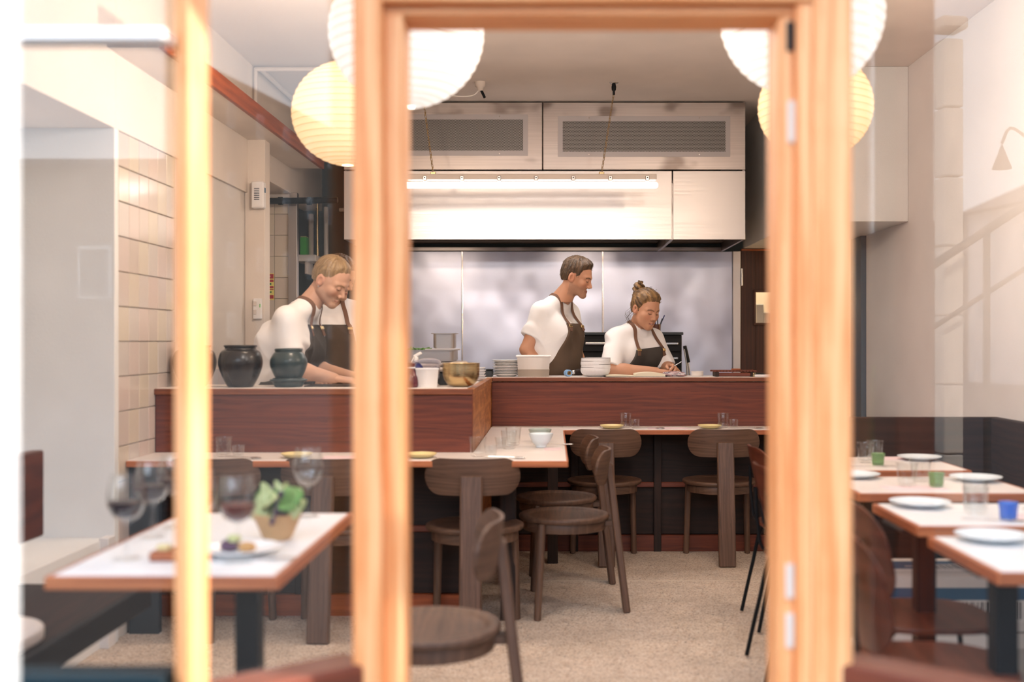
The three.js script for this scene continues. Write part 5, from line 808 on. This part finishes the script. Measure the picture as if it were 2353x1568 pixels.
    const cw = fromHead(cB); part('hair_bun', net(bunF, cw.map((v) => v - 0.11), cw.map((v) => v + 0.11), 0.0032, (x, y, z) => { const q = toHead(x, y, z), ang = Math.atan2(q[0], q[2] + 0.118); return mix3(o.hair[0], o.hair[1], clamp(0.5 + 0.5 * Math.sin((q[1] - 0.112) * 190 + ang * 2) + 0.5 * (n3(q[0] * 160, q[1] * 160, q[2] * 160) - 0.5), 0, 1)); }), hairMat, t);
    const l = []; for (let i = 0; i < 16; i++) { const s = i % 2 ? 1 : -1, z0 = rr(-0.07, 0.0), y0 = rr(-0.06, -0.02), k = rr(0.01, 0.03); l.push(tube([[s * 0.06, y0 + 0.03, z0], [s * (0.07 + k * 0.3), y0, z0 - 0.01], [s * (0.072 + k), y0 - 0.03, z0 - 0.012], [s * (0.066 + k * 0.6), y0 - 0.05, z0 - 0.004], [s * (0.07 + k), y0 - 0.062, z0 + 0.004]].map(fromHead), 0.0009, 5, 16)); } for (let i = 0; i < 8; i++) l.push(tube([[rr(-0.03, 0.03), 0.12, rr(-0.05, 0.02)], [rr(-0.04, 0.04), 0.135, rr(-0.05, 0.02)], [rr(-0.05, 0.05), 0.145, rr(-0.05, 0.03)]].map(fromHead), 0.0009, 5, 10));
    const g = merge(l), n = g.attributes.position.count, c = new Float32Array(n * 3); for (let i = 0; i < n; i++) c.set(o.hair[0], i * 3); g.setAttribute('color', new THREE.BufferAttribute(c, 3)); part('loose_strands', g, hairMat, t);
  }
  if (o.letters) { // outlined letters printed low on the back
    for (const [i, p] of o.letters.entries()) { let q = p, g; for (let it = 0; it < 12; it++) { const e = 0.004; g = nrm([shirtF(q[0] + e, q[1], q[2]) - shirtF(q[0] - e, q[1], q[2]), shirtF(q[0], q[1] + e, q[2]) - shirtF(q[0], q[1] - e, q[2]), shirtF(q[0], q[1], q[2] + e) - shirtF(q[0], q[1], q[2] - e)]); q = add(q, g, -shirtF(...q) * 0.8); }
      const l = [new THREE.TorusGeometry(0.0095, 0.0011, 6, 24)]; if (i) l.push(at(box(0.002, 0.012, 0.002, 0.0004), 0.009, -0.006, 0)); const k = merge(l); k.applyMatrix4(new THREE.Matrix4().compose(new THREE.Vector3(...q), new THREE.Quaternion().setFromUnitVectors(new THREE.Vector3(0, 0, 1), new THREE.Vector3(...g)), new THREE.Vector3(1, 1, 1))); part('printed_letter', k, M.greySlate, t); }
  }
  if (o.earring) { const e = fromHead([-0.081, -0.036, -0.002]); part('earring', at(new THREE.TorusGeometry(0.005, 0.0016, 8, 16), ...e), M.chrome, t); }
  // trousers and shoes, hidden behind the bar
  const leg = (s) => [[J.hip[0] + s * 0.085, J.hip[1] - 0.02, J.hip[2]], [s * 0.10, 0.5, J.hip[2] * 0.6 + 0.03], [s * 0.11, 0.09, J.hip[2] * 0.3 - 0.02]];
  const trF = (x, y, z) => { let d = smin(cap(x, y, z, off(J.hip, -0.07), off(J.hip, 0.07), br * 0.98, br * 0.98), 1, 0.01); for (const s of [-1, 1]) { const [a, b, c] = leg(s); d = smin(d, smin(cap(x, y, z, a, b, 0.092, 0.062), cap(x, y, z, b, c, 0.062, 0.055), 0.03), 0.03); } return Math.max(d, y - J.hip[1] - 0.03, 0.07 - y); };
  part('trousers', net(trF, [-0.3, 0.03, -0.45], [0.3, J.hip[1] + 0.15, 0.3], 0.016), jeansMat, t);
  for (const s of [-1, 1]) { const c = leg(s)[2]; part('shoe', net((x, y, z) => Math.max(smin(ell(x, y, z, [c[0], 0.04, c[2] + 0.07], [0.05, 0.05, 0.15]), cap(x, y, z, c, [c[0], 0.05, c[2]], 0.05, 0.05), 0.03), -y), [c[0] - 0.1, -0.02, c[2] - 0.12], [c[0] + 0.1, 0.2, c[2] + 0.26], 0.012), shoeMat, t); }
  return t;
}
const apronTex = (a, b, s) => texture(128, 128, 0.25, 0.25, (u, v, c) => { const k = 0.75 * fb(u, v, 6, 6, s) + 0.25 * np(u * 64, v * 64, 64, 64, s + 5); for (let q = 0; q < 3; q++) c[q] = lerp(a[q], b[q], k); });
const apronBrown = std({ map: apronTex([62, 46, 34], [112, 88, 68], 500), roughness: 0.9 }), apronDark = std({ map: apronTex([44, 38, 34], [78, 68, 60], 510), roughness: 0.9 }), strapBrown = std({ color: lin(0.16, 0.08, 0.05), roughness: 0.8 });
for (const m of [apronBrown, apronDark]) { m.map.repeat.set(1, 1); m.map = null; }
apronBrown.color = lin(0.105, 0.066, 0.042); apronDark.color = lin(0.055, 0.046, 0.040);
// dark haired cook, upright, turned to the right
makePerson({
  label: 'dark haired man in white T-shirt and brown apron, standing upright and looking down', x: 0.022, d: 7.42, turn: 1.05,
  J: { hip: [0, 0.98, -0.02], waist: [0, 1.14, -0.01], chest: [0, 1.335, 0.0], neck: [0, 1.553, 0.035], shR: [-0.185, 1.468, -0.005], shL: [0.185, 1.468, -0.005], elR: [-0.235, 1.225, -0.085], elL: [0.235, 1.225, 0.02], wrR: [-0.20, 1.03, 0.05], wrL: [0.185, 1.0, 0.10] },
  head: { at: [0.0, 1.690, 0.158], yaw: 0.20, pitch: 0.30, roll: 0.0 }, skin: [0.50, 0.245, 0.145], stubble: [0.26, 0.15, 0.105], brow: [0.06, 0.032, 0.02], lip: [0.36, 0.14, 0.11],
  hair: [[0.022, 0.012, 0.007], [0.13, 0.072, 0.034]], locks: 620, hairThick: 0.015, tuft: 0.005, rough: 1.3, hairline: [[0.2, 0.082], [0.075, 0.078], [0.045, 0.058], [0.03, 0.012], [0.018, -0.008], [0.006, 0.03], [-0.03, 0.022], [-0.045, -0.03], [-0.2, -0.055]],
  nose: 1.0, neckR: 0.064, apron: apronBrown, strap: strapBrown, bib: 1.395, bibW: 0.095,
  handR: [[0.1, -0.5, 0.6], [0.3, -0.6, -0.5], 1, 0.5], handL: [[0, -1, 0.25], [-1, 0, 0], 1, 0.4], broad: 0.082, girth: 0.122,
});
// woman leaning on her forearms
makePerson({
  label: 'woman with hair in a bun, white T-shirt and dark apron, leaning over a notebook', x: 0.545, d: 7.40, turn: 0.62,
  J: { hip: [0, 0.94, -0.22], waist: [0, 1.05, -0.12], chest: [0, 1.19, -0.035], neck: [0, 1.372, 0.03], shR: [-0.165, 1.298, -0.01], shL: [0.15, 1.298, -0.005], elR: [-0.285, 1.095, 0.09], elL: [0.175, 1.10, 0.10], wrR: [-0.06, 1.088, 0.27], wrL: [0.075, 1.105, 0.27] },
  head: { at: [0.0, 1.484, 0.098], yaw: 0.02, pitch: 0.34, roll: -0.05 }, skin: [0.53, 0.27, 0.165], brow: [0.1, 0.05, 0.026], lip: [0.42, 0.15, 0.12], smile: 1, soft: 1, locks: 260, lockL: 0.026, jaw: 0.038, cheek: 0.024, nose: 0.92, neck: 0.047,
  hair: [[0.05, 0.024, 0.01], [0.30, 0.165, 0.06]], hairThick: 0.0125, rough: 1.1, streak: (x, y, z) => n3(x * 150 - z * 30, y * 30 + z * 22, z * 26 + y * 36), hairline: [[0.2, 0.082], [0.075, 0.076], [0.05, 0.058], [0.03, 0.02], [0.012, -0.03], [-0.01, -0.03], [-0.03, -0.035], [-0.2, -0.07]], bun: 1, earring: 1,
  apron: apronDark, strap: strapBrown, bib: 1.235, bibW: 0.118, flare: 0.26, bibTilt: 0.5, bibX: 0.02, bust: 1, sleeve: 0.95, sleeveR: 0.066, neckR: 0.054,
  handR: [[0.75, -0.02, 0.55], [0.1, -1, 0], 1, 0.35], handL: [[-0.35, 0.0, 0.75], [-0.6, -0.7, -0.3], -1, 0.55], broad: 0.07, girth: 0.112, armR: 0.047,
});
// fair haired cook bent over the left bar
makePerson({
  label: 'fair haired man with an earring, white T-shirt and dark apron, bent over the bar', x: -1.39, d: 5.86, turn: 1.42,
  J: { hip: [0, 0.95, -0.09], waist: [0, 1.09, -0.03], chest: [0, 1.265, 0.04], neck: [0, 1.475, 0.14], shR: [-0.185, 1.39, 0.085], shL: [0.175, 1.38, 0.05], elR: [-0.215, 1.14, 0.13], elL: [0.19, 1.14, 0.06], wrR: [-0.115, 1.092, 0.31], wrL: [0.03, 1.095, 0.36] },
  head: { at: [0.0, 1.588, 0.252], yaw: -0.24, pitch: 0.56, roll: 0.0 }, skin: [0.56, 0.33, 0.235], stubble: [0.38, 0.24, 0.17], brow: [0.3, 0.18, 0.1], lip: [0.42, 0.19, 0.15],
  hair: [[0.16, 0.10, 0.05], [0.34, 0.235, 0.13]], locks: 520, lockL: 0.009, hairThick: 0.0085, rough: 0.8, hairline: [[0.2, 0.09], [0.075, 0.088], [0.05, 0.075], [0.035, 0.035], [0.02, 0.022], [-0.02, 0.018], [-0.045, -0.03], [-0.2, -0.05]],
  nose: 1.0, apron: apronDark, strap: strapBrown, bib: 1.365, bibW: 0.09, earring: 1, letters: [[-0.12, 1.245, -0.06], [-0.13, 1.237, -0.035]],
  handR: [[0.35, -0.12, 0.85], [0.2, -0.9, 0.1], 1, 0.55], handL: [[-0.05, -0.05, 0.9], [-0.5, -0.8, 0], -1, 0.5], broad: 0.082, girth: 0.122,
});
// cook half hidden behind him
makePerson({
  label: 'cook in dark apron and white shirt, half hidden behind the fair haired man', x: -1.335, d: 6.72, turn: 0.40,
  J: { hip: [0, 0.97, -0.05], waist: [0, 1.13, -0.03], chest: [0, 1.315, -0.01], neck: [0.01, 1.512, 0.02], shR: [-0.18, 1.445, -0.01], shL: [0.18, 1.445, -0.01], elR: [-0.22, 1.19, 0.03], elL: [0.23, 1.19, 0.03], wrR: [-0.12, 1.06, 0.22], wrL: [0.12, 1.06, 0.22] },
  head: { at: [0.045, 1.655, 0.10], yaw: 0.70, pitch: 0.40, roll: 0 }, skin: [0.50, 0.27, 0.17], stubble: [0.28, 0.17, 0.12], brow: [0.08, 0.045, 0.03], lip: [0.36, 0.15, 0.12],
  hair: [[0.03, 0.018, 0.011], [0.11, 0.065, 0.035]], hairThick: 0.011, hairline: [[0.2, 0.075], [0.075, 0.07], [0.045, 0.055], [0.03, 0.01], [0.0, 0.02], [-0.03, 0.02], [-0.045, -0.03], [-0.2, -0.055]],
  apron: apronDark, strap: strapBrown, bib: 1.376, bibW: 0.12, handR: [[0.3, -0.2, 0.9], [0.3, -0.9, 0], 1, 0.5], handL: [[-0.3, -0.2, 0.9], [-0.3, -0.9, 0], -1, 0.5],
});
solo('pen', 'slim silver pen held in the hand of the woman at the notebook', 'pen', rod([0, 0, 0], [0.075, 0.045, 0.0], 0.0032, 0.0022, 10), M.chrome, [0.735, 1.105, -7.12]);
{ const t = thing('cutting_mat', 'black rubber mat on the bar under the hands of the fair haired man', 'mat', [-1.02, BT, -5.52]); part('mat', at(box(0.34, 0.006, 0.22, 0.002), 0, 0.003, 0), M.blackMatt, t); }

// ================================================================ the street behind the camera, which the panes reflect
struct('ground', span(-160, 160, -0.3, -0.12, -200, 1.6, 0.01), std({ color: lin(0.03, 0.03, 0.032), roughness: 0.9, map: mottle }));
struct('pavement', span(-6, 8, -0.12, -0.02, -2.2, 1.9, 0.01), std({ color: lin(0.05, 0.048, 0.045), roughness: 0.9, map: mottle }));
const stone = std({ color: lin(0.42, 0.36, 0.27), roughness: 0.9, map: mottle, bumpMap: fineBump, bumpScale: 0.002 });
function house(label, x0, x1, z0, z1, h, wall, floors, cols) {
  const t = thing('house', label, 'building', [0, 0, 0]), w = x1 - x0;
  part('wall', at(box(w, h + 0.3, z1 - z0, 0.02), (x0 + x1) / 2, h / 2 - 0.15, (z0 + z1) / 2), wall, t);
  part('roof', at(box(w + 0.3, 0.25, z1 - z0 + 0.3, 0.04), (x0 + x1) / 2, h + 0.12, (z0 + z1) / 2), std({ color: lin(0.12, 0.11, 0.12), roughness: 0.8 }), t);
  for (let i = 0; i < cols; i++) for (let j = 0; j < floors; j++) { const x = lerp(x0, x1, (i + 0.5) / cols), y = (h / floors) * (j + 0.52); const f = part('window', at(box(0.95, 1.5, 0.08, 0.02), x, y, z0 - 0.02), M.paintWhite, t); part('window_pane', at(box(0.8, 1.34, 0.02, 0.004), x, y, z0 - 0.062), std({ color: lin(0.05, 0.06, 0.07), roughness: 0.1 }), f); }
  return t;
}
const dim = std({ color: lin(0.16, 0.14, 0.12), roughness: 0.9, map: mottle });
const hs = house('row of low houses straight across the street, reflected in the flat left window', -28, 12, 28, 36, 6.2, dim, 1, 12);
for (const x of [-22, -9, 3]) part('chimney', at(box(1.0, 1.1, 0.8, 0.03), x, 6.8, 31), stone, hs);
house('taller terrace far along the street to the right, reflected in the left window', 14, 80, 28, 40, 17, dim, 4, 16);
house('taller terrace far along the street to the left, reflected in the right window', -90, -34, 28, 40, 7.6, dim, 2, 14);
{ const t = thing('chimney_house', 'farther gabled house reflected in the right window', 'building'); part('wall', at(box(6, 6.0, 5, 0.02), -30, 2.7, 20), M.wallGrey, t); part('chimney', at(box(0.8, 1.5, 0.8, 0.03), -29, 6.4, 20), stone, t); part('roof', at(new THREE.CylinderGeometry(0.05, 4.2, 1.6, 4, 1), -30, 6.4, 20, 0, Math.PI / 4), std({ color: lin(0.16, 0.13, 0.12), roughness: 0.8 }), t); }
{ const t = thing('stair_railing', 'dark metal stair railing across the street, reflected in the right window', 'railing'); const A = [-5.0, 1.42, 0.25], B = [-4.5, 2.35, 1.55];
  part('handrail', rod(A, B, 0.03), M.darkTeal, t); part('lower_rail', rod(add(A, [0, -0.45, 0]), add(B, [0, -0.45, 0]), 0.018), M.darkTeal, t); for (const k of [0, 0.35, 0.7, 1]) { const p = add(A, sub(B, A), k); part('post', rod([p[0], -0.12, p[2]], p, 0.025), M.darkTeal, t); } }
{ const t = thing('stone_pier', 'pale stone pier beside the pavement, reflected in the right window', 'pier', [-5.28, -0.12, 1.22]); for (let i = 0; i < 7; i++) part('stone_block', at(box(0.16, 0.52, 0.16, 0.01), 0, 0.27 + i * 0.53, 0), M.wallCream, t); part('cap_stone', at(box(0.22, 0.1, 0.22, 0.02), 0, 3.83, 0), M.wallCream, t); }
{ const t = thing('bracket_lamp', 'small street lamp on a curved bracket, reflected in the right window', 'street lamp'); part('bracket', tube([[-5.4, 2.75, 2.6], [-5.35, 2.90, 2.3], [-5.32, 2.83, 2.0], [-5.3, 2.94, 1.75], [-5.3, 2.82, 1.68]], 0.012, 8, 30), M.darkTeal, t); part('lamp_head', at(new THREE.ConeGeometry(0.075, 0.2, 20), -5.3, 2.72, 1.68), M.darkTeal, t); part('post', rod([-5.4, -0.12, 2.6], [-5.4, 2.85, 2.6], 0.05), M.darkTeal, t); }
solo('timber_post', 'brown timber post of the shop entrance, reflected as a vertical band in the right window', 'post', span(-0.90, -0.73, 0, 3.1, 1.38, 1.52, 0.008, 'y'), M.mahogany);
{ const t = thing('street_shrub', 'leafy potted shrub on the pavement, reflected in the right window', 'shrub', [-4.2, -0.12, -0.1]); part('pot', lathe([[0, 0], [0.2, 0], [0.26, 0.4], [0.23, 0.4], [0.22, 0.36], [0, 0.36]], 28), M.greySlate, t); const l = []; for (let i = 0; i < 420; i++) { const g = new THREE.PlaneGeometry(0.05, 0.09), a = rr(0, 6.3), r = 0.36 * Math.sqrt(rnd()); l.push(at(g, Math.cos(a) * r, 0.45 + rr(0, 0.75), Math.sin(a) * r, rr(-1, 1), a, rr(-1, 1))); } const f = part('foliage', merge(l), M.leafGreen, t); f.userData.kind = 'stuff'; part('stem', rod([0, 0.3, 0], [0, 0.9, 0], 0.02), M.darkMahogany, t); }

// ================================================================ draw
const renderer = new THREE.WebGLRenderer({ antialias: true });
renderer.shadowMap.enabled = true;
renderer.toneMapping = THREE.LinearToneMapping;
renderer.toneMappingExposure = EXPOSURE;
renderer.render(scene, camera);
